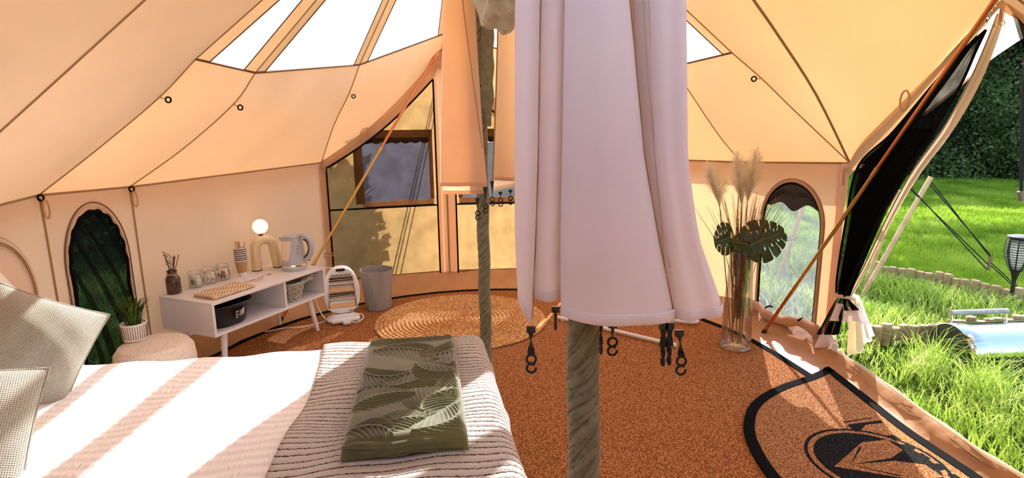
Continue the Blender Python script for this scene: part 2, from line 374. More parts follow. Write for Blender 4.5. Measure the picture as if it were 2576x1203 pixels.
for a, b, skyl in SECT:
    s1, s2 = S[a], S[b]; K = len(s1)-1; J = 10
    amp = 0.05 if a in ('B', 'L0', 'L1', 'E2', 'Fm') else 0.03
    if not skyl:
        MB().grid([[sag(lerp(s1[k], s2[k], j/J), k, K, j, J, amp) for j in range(J+1)] for k in range(K+1)]).build('roof_panel', CANVAS, ceil, auto=False)
    else:
        eg = 0.085 if 'D' in (a, b) else 0.0
        MB().grid([[sag(lerp(s1[k], s2[k], j/J), k-8, K-8, j, J, amp)-Vector((0, 0, eg*((k-8)/(K-8))**2*sin(PI*j/J))) for j in range(J+1)] for k in range(8, K+1)]).build('roof_panel', CANVAS, ceil, auto=False)
        def at(k, t): return lerp(s1[k], s2[k], t)
        fr = []
        for k in range(9):
            wd = max((s2[k]-s1[k]).length, 1e-4); fr.append(min(0.075/wd, 0.499))
        MB().grid([[at(k, 0), at(k, fr[k]*0.5), at(k, fr[k])] for k in range(9)]).build('skylight_border', CANVAS2, ceil, auto=False)
        MB().grid([[at(k, 1-fr[k]), at(k, 1-fr[k]*0.5), at(k, 1)] for k in range(9)]).build('skylight_border', CANVAS2, ceil, auto=False)
        MB().grid([[at(k, fr[k]+(1-2*fr[k])*j/6) for j in range(7)] for k in range(9)]).build('skylight_pane', PVC, ceil, auto=False)
        inn = Vector((0, 0, -0.004))
        for e in (0, 1):
            MB().tube([at(k, fr[k] if e == 0 else 1-fr[k])+inn for k in range(2, 9)], 0.0035, 5).build('skylight_stitching', SEAMD, ceil)
        MB().tube([at(8, j/12)+inn for j in range(13)], 0.006, 5).build('skylight_hem', SEAMD, ceil)
for k, s in S.items():
    r = 0.0032; mm = SEAM
    if k == 'Fm': r = 0.0065
    MB().tube([p+Vector((0, 0, -0.005)) for p in s[1:]], r, 5).build('seam', mm, ceil)
# eaves binding between the posts
EV = ['L1', 'L0', 'A', 'B', 'C']
for chain in (['L1', 'L0', 'A', 'B', 'C'], ['E2', 'E', 'F'], ['G', 'R1', 'N4', 'N3', 'N2', 'N1', 'L1']):
    for p, q in zip(chain, chain[1:]):
        P, Q = plan(p, EZ[p]), plan(q, EZ[q])
        MB().tube([lerp(P, Q, i/10)+Vector((0, 0, -0.004)) for i in range(11)], 0.006, 5).build('eaves_seam', SEAM, ceil)
# valance: the roof hangs out past the walls and shades their heads
def valance(P, Q, o1, o2):
    rows = []
    for t, dz in ((0.0, 0.004), (0.5, -0.012), (1.0, -0.03)):
        rows.append([lerp(P, Q, i/10)+lerp(o1, o2, i/10)*t+Vector((0, 0, dz-0.03*t*sin(PI*i/10))) for i in range(11)])
    MB().grid(rows).build('eaves_valance', CANVAS, ceil, auto=False)
for chain in (['L1', 'L0', 'A', 'B', 'C'], ['E2', 'E', 'F'], ['G', 'R1', 'N4', 'N3', 'N2', 'N1', 'L1']):
    for p, q in zip(chain, chain[1:]):
        def outv(k):
            c = T(0, min(max(PL[k][1], -2.02), 0), 0); d = plan(k, 0)-c; return d.normalized()*0.17
        valance(plan(p, EZ[p]), plan(q, EZ[q]), outv(p), outv(q))
# black O rings on tabs under the seams
def oring(key, idx, off):
    p = S[key][idx]; d = Vector(off); tip = p+d
    tab = MB(); tab.tube([p, p+d*0.4+Vector((0, 0, -0.004)), tip], 0.006, 6, flat=0.4); o = tab.build('ring_tab', CANVAS2, ceil)
    c = tip+d.normalized()*0.012; MB().torus(c, 0.013, 0.004, 18, 6, ax='y').build('o_ring', BLACKTAPE, o)
oring('A', 12, (0.03, 0, -0.012)); oring('B', 12, (0.025, 0, -0.016)); oring('C', 12, (0.02, 0, -0.02)); oring('F', 12, (-0.03, 0, -0.004))
def loop_at(p, w=0.025, h=0.07, tw=0.0, par=None, m=None):
    pts = [Vector(p)+Vector((w*sin(2*PI*i/14)*cos(tw), w*sin(2*PI*i/14)*sin(tw), -h/2+h/2*cos(2*PI*i/14))) for i in range(14)]
    return MB().tube(pts, 0.0045, 5, closed=True).build('tie_loop', m or CANVAS2, par)
for key, dx in (('A', 0.03), ('B', 0.02)):
    p = plan(key, EZ[key])+Vector((0.025, -0.02, -0.015)); MB().torus(p, 0.014, 0.0045, 16, 6, ax='y').build('o_ring', BLACKTAPE, ceil)
    loop_at(p+Vector((dx*0.6, 0, -0.01)), 0.012, 0.09, 0.3, ceil)

# ---- walls
WB = 0.10
def panel_grid(P, Q, zt1, zt2, zb=WB, nx=12, nz=8, bow=0.02):
    P, Q = Vector(P), Vector(Q); d = (Q-P); nrm = Vector((-d.y, d.x, 0)).normalized(); rows = []
    for i in range(nz+1):
        t = i/nz; row = []
        for j in range(nx+1):
            u = j/nx; zt = zt1*(1-u)+zt2*u+0.003; p = lerp(P, Q, u); p.z = zt*(1-t)+zb*t
            row.append(p+nrm*bow*sin(PI*u)*sin(PI*t))
        rows.append(row)
    return MB().grid(rows)
def arch(c, hw, zb, zt, n=36, rise=None):
    rise = rise or hw*1.25; pts = [(c-hw, zb)]
    zs = zt-rise
    for i in range(7): pts.append((c-hw, zb+(zs-zb)*(i+1)/8))
    for i in range(n+1):
        a = PI-PI*i/n; pts.append((c+hw*cos(a), zs+rise*sin(a)))
    for i in range(7): pts.append((c+hw, zs-(zs-zb)*(i+1)/8))
    pts.append((c+hw, zb)); return pts
class Panel:
    def __init__(s, p, q):
        s.P, s.Q = plan(p, 0), plan(q, 0); s.L = (s.Q-s.P).length; s.d = (s.Q-s.P)/s.L; s.n = Vector((-s.d.y, s.d.x, 0))
        mid = (s.P+s.Q)/2-T(0, -1, 0)
        if s.n.dot(mid) > 0: s.n = -s.n          # n points into the tent
        s.z1, s.z2 = EZ.get(p, 1.9), EZ.get(q, 1.9)
    def pt(s, u, z, off=0.0): return s.P+s.d*u+s.n*off+Vector((0, 0, z))
def holed(pan, inner, zb=WB):
    """flat panel with an opening: ring of quads from the opening to the rectangle's rim"""
    L = pan.L; cx = sum(p[0] for p in inner)/len(inner); cz = (min(p[1] for p in inner)+max(p[1] for p in inner))/2
    def rim(x, z):
        dx, dz = x-cx, z-cz; t = 1e9
        zt = lambda u: pan.z1+(pan.z2-pan.z1)*u/L+0.003
        if dx > 1e-9: t = min(t, (L-cx)/dx)
        if dx < -1e-9: t = min(t, -cx/dx)
        if dz < -1e-9: t = min(t, (zb-cz)/dz)
        if dz > 1e-9:
            t2 = (pan.z1-cz)/dz
            for _ in range(6): t2 = (zt(cx+dx*t2)-cz)/dz
            t = min(t, t2)
        return (cx+dx*t, cz+dz*t)
    ang = sorted(inner, key=lambda p: math.atan2(p[1]-cz, p[0]-cx))
    corners = [(0, zb), (L, zb), (0, pan.z1), (L, pan.z2)]
    ins = list(ang)
    for c in corners:        # nearest inner point takes the corner
        k = min(range(len(ins)), key=lambda i: abs(((math.atan2(ins[i][1]-cz, ins[i][0]-cx)-math.atan2(c[1]-cz, c[0]-cx)+PI) % (2*PI))-PI))
        ins[k] = (ins[k][0], ins[k][1], c)
    outer = [p[2] if len(p) == 3 else rim(p[0], p[1]) for p in ins]
    rows = []
    for t in (0, 0.5, 1):
        rows.append([pan.pt(p[0]*(1-t)+o[0]*t, p[1]*(1-t)+o[1]*t) for p, o in zip(ins, outer)])
    return MB().grid(rows, closed=True)
wl = thing('wall_left', 'cream canvas side wall behind the bed and white cabinet', 'tent wall', (0, 0, 0), kind='structure')
wr = thing('wall_right', 'sunlit cream canvas wall with arched window behind the glass vase', 'tent wall', (0, 0, 0), kind='structure')
wf = thing('wall_far', 'canvas wall strip at the far right end of the tent', 'tent wall', (0, 0, 0), kind='structure')
wn = thing('wall_near', 'curved canvas wall at the near end of the tent', 'tent wall', (0, 0, 0), kind='structure')
pLA, pAB, pEF = Panel('L0', 'A'), Panel('A', 'B'), Panel('F', 'E')
archL = arch(0.265, 0.172, 0.155, 1.008, rise=0.30); archR = arch(0.385, 0.235, 0.125, 1.025, rise=0.27); arch3 = arch(0.42, 0.262, 0.2, 0.985, rise=0.30)
holed(pAB, archL).build('wall_panel', WALLC, wl, auto=False)
holed(pEF, archR).build('wall_panel', WALLC, wr, auto=False)
panel_grid(plan('L0', 0), plan('A', 0), EZ['L0'], EZ['A'], bow=0.0).build('wall_panel', WALLC, wl, auto=False)
panel_grid(plan('B', 0), plan('C', 0), EZ['B'], EZ['C'], bow=-0.03).build('wall_panel', WALLC, wl, auto=False)
panel_grid(plan('L1', 0), plan('L0', 0), EZ['L1'], EZ['L0']).build('wall_panel', WALLC, wl, auto=False)
panel_grid(plan('E2', 0), plan('E', 0), EZ['E2'], EZ['E']).build('wall_panel', WALLC, wf, auto=False)
for p, q in (('G', 'R1'), ('R1', 'N4'), ('N4', 'N3'), ('N3', 'N2'), ('N2', 'N1'), ('N1', 'L1')):
    panel_grid(plan(p, 0), plan(q, 0), EZ[p], EZ[q]).build('wall_panel', WALLC, wn, auto=False)
for k, par in (('A', wl), ('B', wl), ('L0', wl), ('E', wr), ('R1', wn)):
    inn = (T(0, -0.5, 0)-plan(k, 0)).normalized()*0.006
    MB().tube([plan(k, z)+inn for z in (EZ[k]-0.02, 0.8, 0.45, WB)], 0.0045, 5).build('seam', SEAM, par)
# posts of the far door
for k in ('C',):
    inn = (T(0, -0.5, 0)-plan(k, 0)).normalized(); side = Vector((-inn.y, inn.x, 0))
    rows = []
    for z in (1.12, 0.8, 0.4, 0.05):
        rows.append([plan(k, z)+inn*(0.02+0.012*cos(j*1.5))+side*(-0.05+0.025*j) for j in range(5)])
    MB().grid(rows).build('door_side_flap', CANVAS2, wl, auto=False)
    loop_at(plan(k, 1.16)+inn*0.03+side*0.01, 0.012, 0.10, 0.4, wl)

# ---- windows
def ring_tube(pan, pts, off, r, wave=0.0, nw=40):
    P = []
    for i, (u, z) in enumerate(pts):
        P.append(pan.pt(u, z, off+wave*sin(i*nw)))
    return MB().tube(P, r, 6)
def sheet(pan, pts, off, m, name, par, wav=0.0):
    """fill an arch: centre column fan by rows"""
    n = len(pts); h = n//2; rows = []
    for i in range(h):
        l, r_ = pts[i], pts[n-1-i]; rows.append([pan.pt(l[0]*(1-t)+r_[0]*t, l[1]*(1-t)+r_[1]*t, off+wav*sin(9*t+5*l[1])*sin(PI*t)) for t in [k/8 for k in range(9)]])
    return MB().grid(rows).build(name, m, par, auto=False)
def grow(pts, c, zc, k):
    return [(c+(u-c)*(1+k), zc+(z-zc)*(1+k*0.6)) for u, z in pts]
w1 = thing('window_1', 'tall arched window of dark netting behind the potted grass plant', 'window', plan('A', 0), kind='structure')
o_ = sheet(pAB, archL, -0.012, NETD, 'netting', None, 0.01)
o_.parent = w1; o_.location = -Vector(w1.location)
def addw(mb, name, m, par): return mb.build(name, m, par, world=True)
wavy = [(0.265+(u-0.265)*(0.97+0.035*sin(i*1.6)), 0.55+(z-0.55)*(0.985+0.012*sin(i*1.6))) for i, (u, z) in enumerate(archL)]
for k, (u0, z0, u1, z1, ww) in enumerate(((0.13, 0.92, 0.40, 0.22, 0.018), (0.20, 0.97, 0.43, 0.45, 0.014), (0.115, 0.72, 0.27, 0.20, 0.020), (0.29, 0.99, 0.435, 0.68, 0.010), (0.11, 0.50, 0.20, 0.18, 0.014))):
    rows = [[pAB.pt(u0+(u1-u0)*t+ww*(j-1)*(0.6+0.6*t)+0.02*sin(PI*t), z0+(z1-z0)*t, -0.006+0.006*(j == 1)) for j in range(3)] for t in [i/12 for i in range(13)]]
    addw(MB().grid(rows), 'net_fold', NETD, w1)
addw(ring_tube(pAB, wavy, 0.006, 0.009), 'ruffled_binding', BLACKTAPE, w1)
addw(ring_tube(pAB, grow(archL, 0.265, 0.55, 0.14), 0.006, 0.0035), 'zip', SEAMD, w1)
addw(ring_tube(pAB, grow(archL, 0.265, 0.55, 0.07), 0.004, 0.005), 'canvas_trim', WALLC, w1)
w2 = thing('window_2', 'tall arched clear window with black edge in the sunlit right wall', 'window', plan('F', 0), kind='structure')
o_ = sheet(pEF, archR, -0.01, PVCW, 'pane', None); o_.parent = w2; o_.location = -Vector(w2.location)
addw(ring_tube(pEF, archR, 0.004, 0.007), 'binding', BLACKTAPE, w2)
addw(ring_tube(pEF, grow(archR, 0.385, 0.55, 0.10), 0.005, 0.004), 'zip', SEAM, w2)
addw(ring_tube(pEF, grow(archR, 0.385, 0.55, 0.05), 0.006, 0.010), 'canvas_trim', CANVAS2, w2)
# netting rolled up into the head of the window
hd = [p for p in archR if p[1] > 0.80]; lo = [(u, 0.865+0.02*sin(30*u)+0.10*abs(u-0.385)) for u, z in hd]
rows = [[pEF.pt(hd[i][0]*(1-t)+lo[i][0]*t, max(hd[i][1]*(1-t)+lo[i][1]*t, 0), 0.002+0.012*sin(t*9)) for i in range(len(hd))] for t in (0, 0.25, 0.5, 0.75, 1)]
addw(MB().grid(rows), 'rolled_netting', mat('dark_rolled_net', (0.035, 0.035, 0.03), 0.9), w2)
# rolled cover along the sill
cov = []
for i in range(26):
    t = i/25; cov.append(pEF.pt(0.06+0.66*t, 0.135+0.02*sin(t*9), 0.05+0.008*sin(t*23)))
addw(MB().tube(cov, [0.033+0.004*sin(i*1.7)+0.003*sin(i*0.9) for i in range(26)], 10), 'rolled_cover', CANVAS2, w2)
for t in (0.2, 0.62):
    c = pEF.pt(0.06+0.66*t, 0.14, 0.05); addw(MB().tube([c+pEF.n*(0.044*cos(a))+Vector((0, 0, 0.044*sin(a))) for a in [PI*0.25+PI*0.5*i/7 for i in range(8)]], 0.006, 5), 'toggle_tie', BLACKTAPE, w2)
w3 = thing('window_3', 'arched window closed by its canvas cover at the left edge', 'window', plan('L0', 0), kind='structure')
o_ = sheet(pLA, arch3, 0.018, CANVAS, 'cover', None, 0.008); o_.parent = w3; o_.location = -Vector(w3.location)
addw(ring_tube(pLA, arch3, 0.012, 0.006), 'zip', SEAM, w3)
addw(ring_tube(pLA, grow(arch3, 0.42, 0.55, -0.08), 0.024, 0.003), 'stitching', SEAM, w3)
addw(ring_tube(pLA, grow(arch3, 0.42, 0.55, -0.12), 0.026, 0.003), 'stitching', SEAM, w3)

# ---- far door: closed screens in front of sunlit outer doors
d1 = thing('door_1', 'closed two-leaf screen door at the far end with zip between', 'tent door', plan('D', 0), kind='structure')
DE = {'C': 'C', 'E2': 'E2'}
class Leaf(Panel):
    pass
def door_leaf(pC, pD, flip):
    pan = Panel.__new__(Panel); pan.P, pan.Q = plan(pC, 0), plan(pD, 0); pan.L = (pan.Q-pan.P).length; pan.d = (pan.Q-pan.P)/pan.L
    pan.n = Vector((-pan.d.y, pan.d.x, 0))
    if pan.n.dot((pan.P+pan.Q)/2-T(0, -1, 0)) > 0: pan.n = -pan.n
    L = pan.L
    top = lambda u: 1.145+(2.055-1.145)*(u/L)-0.080*sin(PI*u/L)          # slanted roof edge
    sv = L-0.085; s0 = 0.035
    net = lambda u: top(u)-0.075-0.075*(u/L)
    U = [s0+(sv-s0)*i/10 for i in range(11)]
    def P(u, z, off): return pan.pt(u, z, off)
    # netting
    addw(MB().grid([[P(u, net(u)*t+0.055*(1-t), 0.01+0.006*sin(7*u)) for u in U] for t in [k/10 for k in range(11)]]), 'netting', NETDOOR, d1)
    # canvas borders: slanted head, closing edge, foot
    hb = addw(MB().grid([[P(L*i/12, max(top(L*i/12), 0), 0.012) for i in range(13)], [P(L*i/12, top(L*i/12)-0.04, 0.03) for i in range(13)], [P(L*i/12, net(L*i/12), 0.012) for i in range(13)]]), 'head_border', CANVAS2, d1)
    addw(MB().grid([[P(sv, 0.02+(1.93-0.02)*t, 0.012), P(sv+0.04, 0.02+1.95*t, 0.02), P(L-0.006, 0.02+1.98*t, 0.012)] for t in [k/10 for k in range(11)]]), 'closing_border', CANVAS, d1)
    addw(MB().grid([[P(u, z, o) for u in [s0+(L-s0)*i/10 for i in range(11)]] for z, o in ((0.07, 0.014), (0.03, 0.03), (-0.01, 0.02))]), 'foot_border', CANVAS, d1)
    # black bindings
    bd = []
    for pts in ([(u, net(u)) for u in U], [(sv, net(sv)*(1-i/8)+0.06*i/8) for i in range(9)], [(s0+(sv-s0)*i/8, 0.065) for i in range(9)], [(s0, net(s0)*(1-i/8)+0.065*i/8) for i in range(9)], [(s0+(sv-s0)*i/8, 0.735) for i in range(9)]):
        addw(MB().tube([P(u, z, 0.018) for u, z in pts], 0.0075, 5), 'black_binding', BLACKTAPE, d1)
    # outer canvas with a clear window
    wx0, wx1, wz0, wz1 = 0.335, 0.905, 0.785, 1.325
    if flip: wx0, wx1 = 0.30, L-0.14
    def quad(u0, u1, za, zb_, off, nm, m):
        rows = [[P(u0+(u1-u0)*i/6, za(u0+(u1-u0)*i/6)*(1-t)+zb_(u0+(u1-u0)*i/6)*t, off) for i in range(7)] for t in (0, 0.5, 1)]
        return addw(MB().grid(rows), nm, m, d1)
    k = lambda z: (lambda u: z)
    top2 = lambda u: top(u)-0.01
    quad(0.0, wx0, top2, k(0.0), -0.05, 'outer_canvas', OUTDOOR); quad(wx1, L, top2, k(0.0), -0.05, 'outer_canvas', OUTDOOR)
    quad(wx0, wx1, top2, k(wz1), -0.05, 'outer_canvas', OUTDOOR); quad(wx0, wx1, k(wz0), k(0.0), -0.05, 'outer_canvas', OUTDOOR)
    quad(wx0, wx1, k(wz1), k(wz0), -0.052, 'window_pane', PVCW)
    BR = MATS.get('brown_border') or cloth('brown_border', (0.30, 0.15, 0.07), (0.35, 0.16, 0.06), 0.15)
    for (a0, a1, b0, b1) in ((wx0-0.075, wx0, wz0-0.02, wz1+0.07), (wx1, wx1+0.035, wz0, wz1+0.07), (wx0-0.075, wx1+0.035, wz1, wz1+0.07)):
        quad(a0, a1, k(b1), k(b0), -0.046, 'window_border', BR)
    quad(wx0-0.02, wx1+0.03, k(wz0), k(wz0-0.05), -0.046, 'window_border', CANVAS)
    addw(MB().tube([P(wx0, wz0-0.05, -0.04), P(wx1+0.03, wz0-0.05, -0.04)], 0.005, 5), 'black_binding', BLACKTAPE, d1)
    # scalloped roll of blind above the pane
    sc = [P(wx0+(wx1-wx0)*i/24, wz1-0.012-0.010*abs(sin(i*0.9)), -0.035) for i in range(25)]
    addw(MB().tube(sc, [0.018+0.008*abs(sin(i*0.9)) for i in range(25)], 7), 'rolled_blind', BLACKTAPE, d1)
    return pan
dl = door_leaf('C', 'D', 0); dr = door_leaf('E2', 'D', 1)
zc = plan('D', 0)+dl.n*0.03
addw(MB().tube([zc+Vector((0, 0, z)) for z in (0.03, 0.6, 1.2, 1.9)], 0.007, 6), 'zip', SEAM, d1)
zp = addw(MB().box((0, 0, 0), (0.03, 0.012, 0.02)), 'zip_slider', CANVAS2, d1)
zp.location = (dl.n.x*0.04, dl.n.y*0.04, 0.05)
pl_ = MB().box((0, 0, 0), (0.012, 0.004, 0.05)).build('zip_pull', WHITEP, zp); pl_.location = (0, -0.01, -0.025)
# loops and toggles down the left edge of the screen
for z in (0.36,):
    c = dl.pt(0.0, z, 0.05); addw(MB().tube([c+dl.d*(0.05*cos(a))+Vector((0, 0, 0.016*sin(a))) for a in [2*PI*i/12 for i in range(12)]], 0.005, 5, closed=True), 'tie_loop', CANVAS2, d1)
for u, z in ((0.36, 1.36),):
    c = dl.pt(u, z, 0.045); addw(MB().tube([c+dl.d*(0.035*cos(a)+0.02*sin(a))+Vector((0, 0, 0.055*sin(a))) for a in [2*PI*i/14 for i in range(14)]], 0.005, 5, closed=True), 'tie_loop', CANVAS2, d1)

# unseen canvas strip added to stop sun slipping in above the far door
for pa, pb in (('C', 'D'), ('E2', 'D')):
    A_, B_ = S[pa][-1], S[pb][-1]; og = Vector((AV[0], AV[1], 0))
    MB().grid([[lerp(A_, B_, i/16)-Vector((0, 0, 0.085*sin(PI*i/16)-0.003+0.05*t))+og*(0.14*t) for i in range(17)] for t in (0.0, 0.5, 1.0)]).build('gable_light_stop', CANVAS, ceil, auto=False)
# ---- right door: open, its screen tied back to the left post
AWN = cloth('awning_cotton', (0.86, 0.78, 0.64), (0.95, 0.83, 0.62), 0.5)
LEAFC = cloth('door_leaf_canvas', (0.72, 0.58, 0.42), (0.85, 0.62, 0.38), 0.22)
d2 = thing('door_2', 'open right doorway with black screen tied back at the post', 'tent door', plan('F', 0), kind='structure')
def RD(a, z, n=2.11): return T(n, a, z)
roofe = [(-0.085, 1.178), (-0.184, 1.334), (-0.443, 1.542), (-0.658, 1.715), (-0.776, 1.816), (-0.874, 1.93)]
nete = [(-0.10, 1.10), (-0.20, 1.20), (-0.374, 1.345), (-0.593, 1.59), (-0.73, 1.735), (-0.80, 1.80)]
R_ = [curve([RD(a, z, 2.105) for a, z in roofe], 24), curve([RD((a+b)/2, (z+y)/2, 2.07) for (a, z), (b, y) in zip(roofe, nete)], 24), curve([RD(a, z, 2.10) for a, z in nete], 24)]
addw(MB().grid(R_), 'head_border', CANVAS2, d2)
R2 = [[T(2.105-0.035*(k == 1), -1.748-(toa), z) for toa, z in zip([0]*0, [])] for k in range(0)]
mir = lambda p: (-1.748-p[0], p[1])+tuple(p[2:])
R_ = [curve([RD(*mir(p), 2.105) for p in roofe], 24), curve([RD(-1.748-(a+b)/2, (z+y)/2, 2.07) for (a, z), (b, y) in zip(roofe, nete)], 24), curve([RD(*mir(p), 2.10) for p in nete], 24)]
addw(MB().grid(R_), 'head_border', CANVAS2, d2)
# post strip
addw(MB().grid([[RD(-0.02+0.035*j-0.05, z, 2.11-0.01*(j == 1)) for j in range(3)] for z in (1.17, 0.8, 0.4, 0.1)]), 'post_border', CANVAS, d2)
NL = [(-0.808, 1.786, 2.11), (-0.738, 1.713, 2.088), (-0.644, 1.584, 2.06), (-0.442, 1.347, 2.046), (-0.198, 1.161, 2.081), (-0.136, 0.838, 2.093), (-0.105, 0.519, 2.10), (-0.125, 0.405, 2.09)]
NR = [(-0.808, 1.786, 2.11), (-0.8, 1.697, 2.083), (-0.788, 1.547, 2.04), (-0.724, 1.341, 1.994), (-0.608, 1.132, 1.975), (-0.46, 0.894, 2.006), (-0.313, 0.624, 2.046), (-0.225, 0.425, 2.06)]
CL, CR = curve([RD(*p) for p in NL], 40), curve([RD(*p) for p in NR], 40)
rows = []
for i in range(40):
    t = i/39; wpl = 0.003+0.010*t
    rows.append([lerp(CL[i], CR[i], j/48)+T(1, 0, 0)*0-Vector((NV[0], NV[1], 0))*(0.01+wpl*sin(j/48*PI*10+t*2)) for j in range(49)])
addw(MB().grid(rows), 'black_screen', NET, d2)
for sh, st in ((0.6, 16), (1.9, 22)):          # gathered layers behind, where the screen bunches towards its tie
    addw(MB().grid([[lerp(CL[i], CR[i], 0.02+0.96*j/48)+Vector((NV[0], NV[1], 0))*(0.006*sh+0.010*sin(j/48*PI*10+sh*2.2)) for j in range(49)] for i in range(st, 40)]), 'black_screen', NET, d2)
for e in (0, 48):
    addw(MB().tube([r[e] for r in rows], 0.006, 5), 'screen_binding', BLACKTAPE, d2)
addw(MB().tube([lerp(r[16], r[18], 0.5)-Vector((NV[0], NV[1], 0))*0.004 for r in rows], 0.004, 5), 'screen_binding', BLACKTAPE, d2)
# cream leaf of the door hanging behind the screen
c1 = [(-0.825, 1.848, 2.13), (-0.805, 1.729, 2.113), (-0.793, 1.581, 2.07), (-0.745, 1.376, 2.02), (-0.618, 1.152, 1.997), (-0.469, 0.894, 2.024), (-0.321, 0.625, 2.064), (-0.195, 0.415, 2.085)]
c2 = [(-0.849, 1.852, 2.14), (-0.843, 1.74, 2.127), (-0.843, 1.568, 2.073), (-0.796, 1.367, 2.019), (-0.668, 1.146, 1.992), (-0.51, 0.901, 2.023), (-0.344, 0.63, 2.067), (-0.225, 0.42, 2.09)]
C1, C2 = curve([RD(*p) for p in c1], 30), curve([RD(*p) for p in c2], 30)
addw(MB().grid([[lerp(C1[i], C2[i], j/8)+Vector((NV[0], NV[1], 0))*0.008*sin(j/8*PI*2) for j in range(9)] for i in range(30)]), 'canvas_leaf', LEAFC, d2)
addw(MB().tube([lerp(C1[i], C2[i], 0.12)-Vector((NV[0], NV[1], 0))*0.006 for i in range(30)], 0.003, 5), 'leaf_seam', SEAM, d2)
# apex panel and the right-hand leaf hanging from it
addw(MB().grid([[RD(-0.80-0.148*j/8, 1.80+0.125*(1-abs(j-4)/4)-0.12*(1-t)*(1-abs(j-4)/4)*0.55+0.0*t, 2.098-0.02*sin(PI*j/8)) if t < 1 else RD(-0.80-0.148*j/8, 1.80+0.128*(1-abs(j-4)/4), 2.104) for j in range(9)] for t in (0, 0.5, 1)]), 'apex_panel', CANVAS2, d2)
m1 = [(-0.90, 1.86), (-1.00, 1.655), (-1.18, 1.42), (-1.38, 1.17), (-1.54, 0.85), (-1.62, 0.42)]
rp = [(-0.955, 1.80), (-1.20, 1.56), (-1.45, 1.29), (-1.63, 1.12), (-1.66, 0.80), (-1.65, 0.42)]
M1, M2 = curve([RD(*p, 2.14) for p in m1], 30), curve([RD(p[0]+0.03, p[1], 2.16) for p in m1], 30)
addw(MB().grid([[lerp(M1[i], M2[i], j/8)+Vector((NV[0], NV[1], 0))*0.008*sin(j/8*PI*2) for j in range(9)] for i in range(30)]), 'canvas_leaf', LEAFC, d2)
ML, MR = curve([RD(*p, 2.10) for p in rp], 40), curve([RD(*p, 2.11) for p in m1], 40)
addw(MB().grid([[lerp(ML[i], MR[i], j/32)-Vector((NV[0], NV[1], 0))*(0.01+(0.003+0.010*i/39)*sin(j/32*PI*8+i/20)) for j in range(33)] for i in range(40)]), 'black_screen', NET, d2)
# tie and the tails under it
tie = RD(-0.175, 0.412, 2.085)
addw(MB().tube([tie+Vector((AV[0], AV[1], 0))*(0.047*cos(a))+Vector((NV[0], NV[1], 0))*(0.045*sin(a))+Vector((0, 0, 0.006*sin(a*2))) for a in [2*PI*i/20 for i in range(20)]], 0.011, 7, closed=True), 'tie_band', CANVAS, d2)
def tail(name, m, tp, bt, n0, n1, pl, k=12):
    rows = []
    for i in range(k+1):
        t = i/k; row = []
        for j in range(25):
            u = j/24; a = (tp[0]+(tp[1]-tp[0])*u)*(1-t)+(bt[0][0]+(bt[1][0]-bt[0][0])*u)*t
            z = tp[2]*(1-t)+(bt[0][1]+(bt[1][1]-bt[0][1])*u)*t
            row.append(RD(a, z, n0*(1-t)+n1*t-(0.008+0.028*t)*sin(u*PI*pl)))
        rows.append(row)
    return addw(MB().grid(rows), name, m, d2)
tail('screen_tail', NET, (-0.115, -0.19, 0.40), ((-0.045, 0.13), (-0.20, 0.185)), 2.09, 2.05, 5)
tail('canvas_hem', CURTAIN, (-0.045, -0.20, 0.15), ((-0.035, 0.045), (-0.205, 0.10)), 2.05, 2.04, 3, 6)
tail('screen_tail', NET, (-0.15, -0.20, 0.40), ((-0.215, 0.335), (-0.30, 0.365)), 2.09, 2.08, 3)
tail('canvas_hem', CURTAIN, (-0.21, -0.30, 0.362), ((-0.205, 0.275), (-0.405, 0.318)), 2.08, 2.07, 3, 8)
tail('canvas_corner', CURTAIN, (-0.145, -0.20, 0.365), ((-0.150, 0.262), (-0.225, 0.268)), 2.06, 2.04, 2, 8)
tail('canvas_tail', AWN, (-0.16, -0.22, 0.42), ((-0.17, 0.05), (-0.34, 0.22)), 2.14, 2.16, 5)
tail('canvas_tail', AWN, (-0.17, -0.235, 0.42), ((-0.20, 0.045), (-0.30, 0.12)), 2.12, 2.14, 3)
loop_at(RD(-0.467, 1.555, 2.06), 0.025, 0.10, 1.8, None).name = 'tie_loop'
lo_ = bpy.data.objects['tie_loop'] if False else None
for o in [x for x in col.objects if x.name.startswith('tie_loop') and x.parent is None]:
    o.parent = d2; o.location = -Vector(d2.location)
for z in (1.16,):
    o = loop_at(RD(-0.09, 1.15, 2.07), 0.02, 0.10, 1.2, None); o.parent = d2; o.location = -Vector(d2.location)
# brass hooks at the apex
for k in (-1, 1):
    addw(MB().torus(RD(-0.874+0.012*k, 1.80, 2.09), 0.010, 0.0022, 14, 5, ax='y'), 'apex_ring', BRASS, d2)
addw(MB().tube([RD(-0.874, 1.86, 2.09), RD(-0.874, 1.81, 2.09)], 0.010, 6, flat=0.3), 'apex_strap', CANVAS2, d2)
# the outer door raised as an awning
aw = thing('door_awning', 'pale sunlit canvas awning raised outside the right doorway', 'awning', T(2.2, -0.87, 1.6))
ia = [T(2.125, -0.52, 1.44), T(2.125, -0.66, 1.64), T(2.13, -0.874, 1.90), T(2.125, -1.09, 1.64), T(2.125, -1.23, 1.44)]
oa = [T(2.72, -0.40, 1.875), T(2.76, -0.62, 1.93), T(2.80, -0.874, 1.98), T(2.76, -1.13, 1.93), T(2.72, -1.35, 1.875)]
IA, OA = curve(ia, 20), curve(oa, 20)
addw(MB().grid([[lerp(IA[j], OA[j], i/10)-Vector((0, 0, 0.03*sin(PI*i/10))) for j in range(20)] for i in range(11)]), 'canopy', AWN, aw)
addw(MB().tube([lerp(IA[0], OA[0], i/10)-Vector((0, 0, 0.03*sin(PI*i/10))) for i in range(11)], 0.012, 6), 'hem', CANVAS, aw)
addw(MB().tube(OA, 0.012, 6), 'hem', CANVAS, aw)

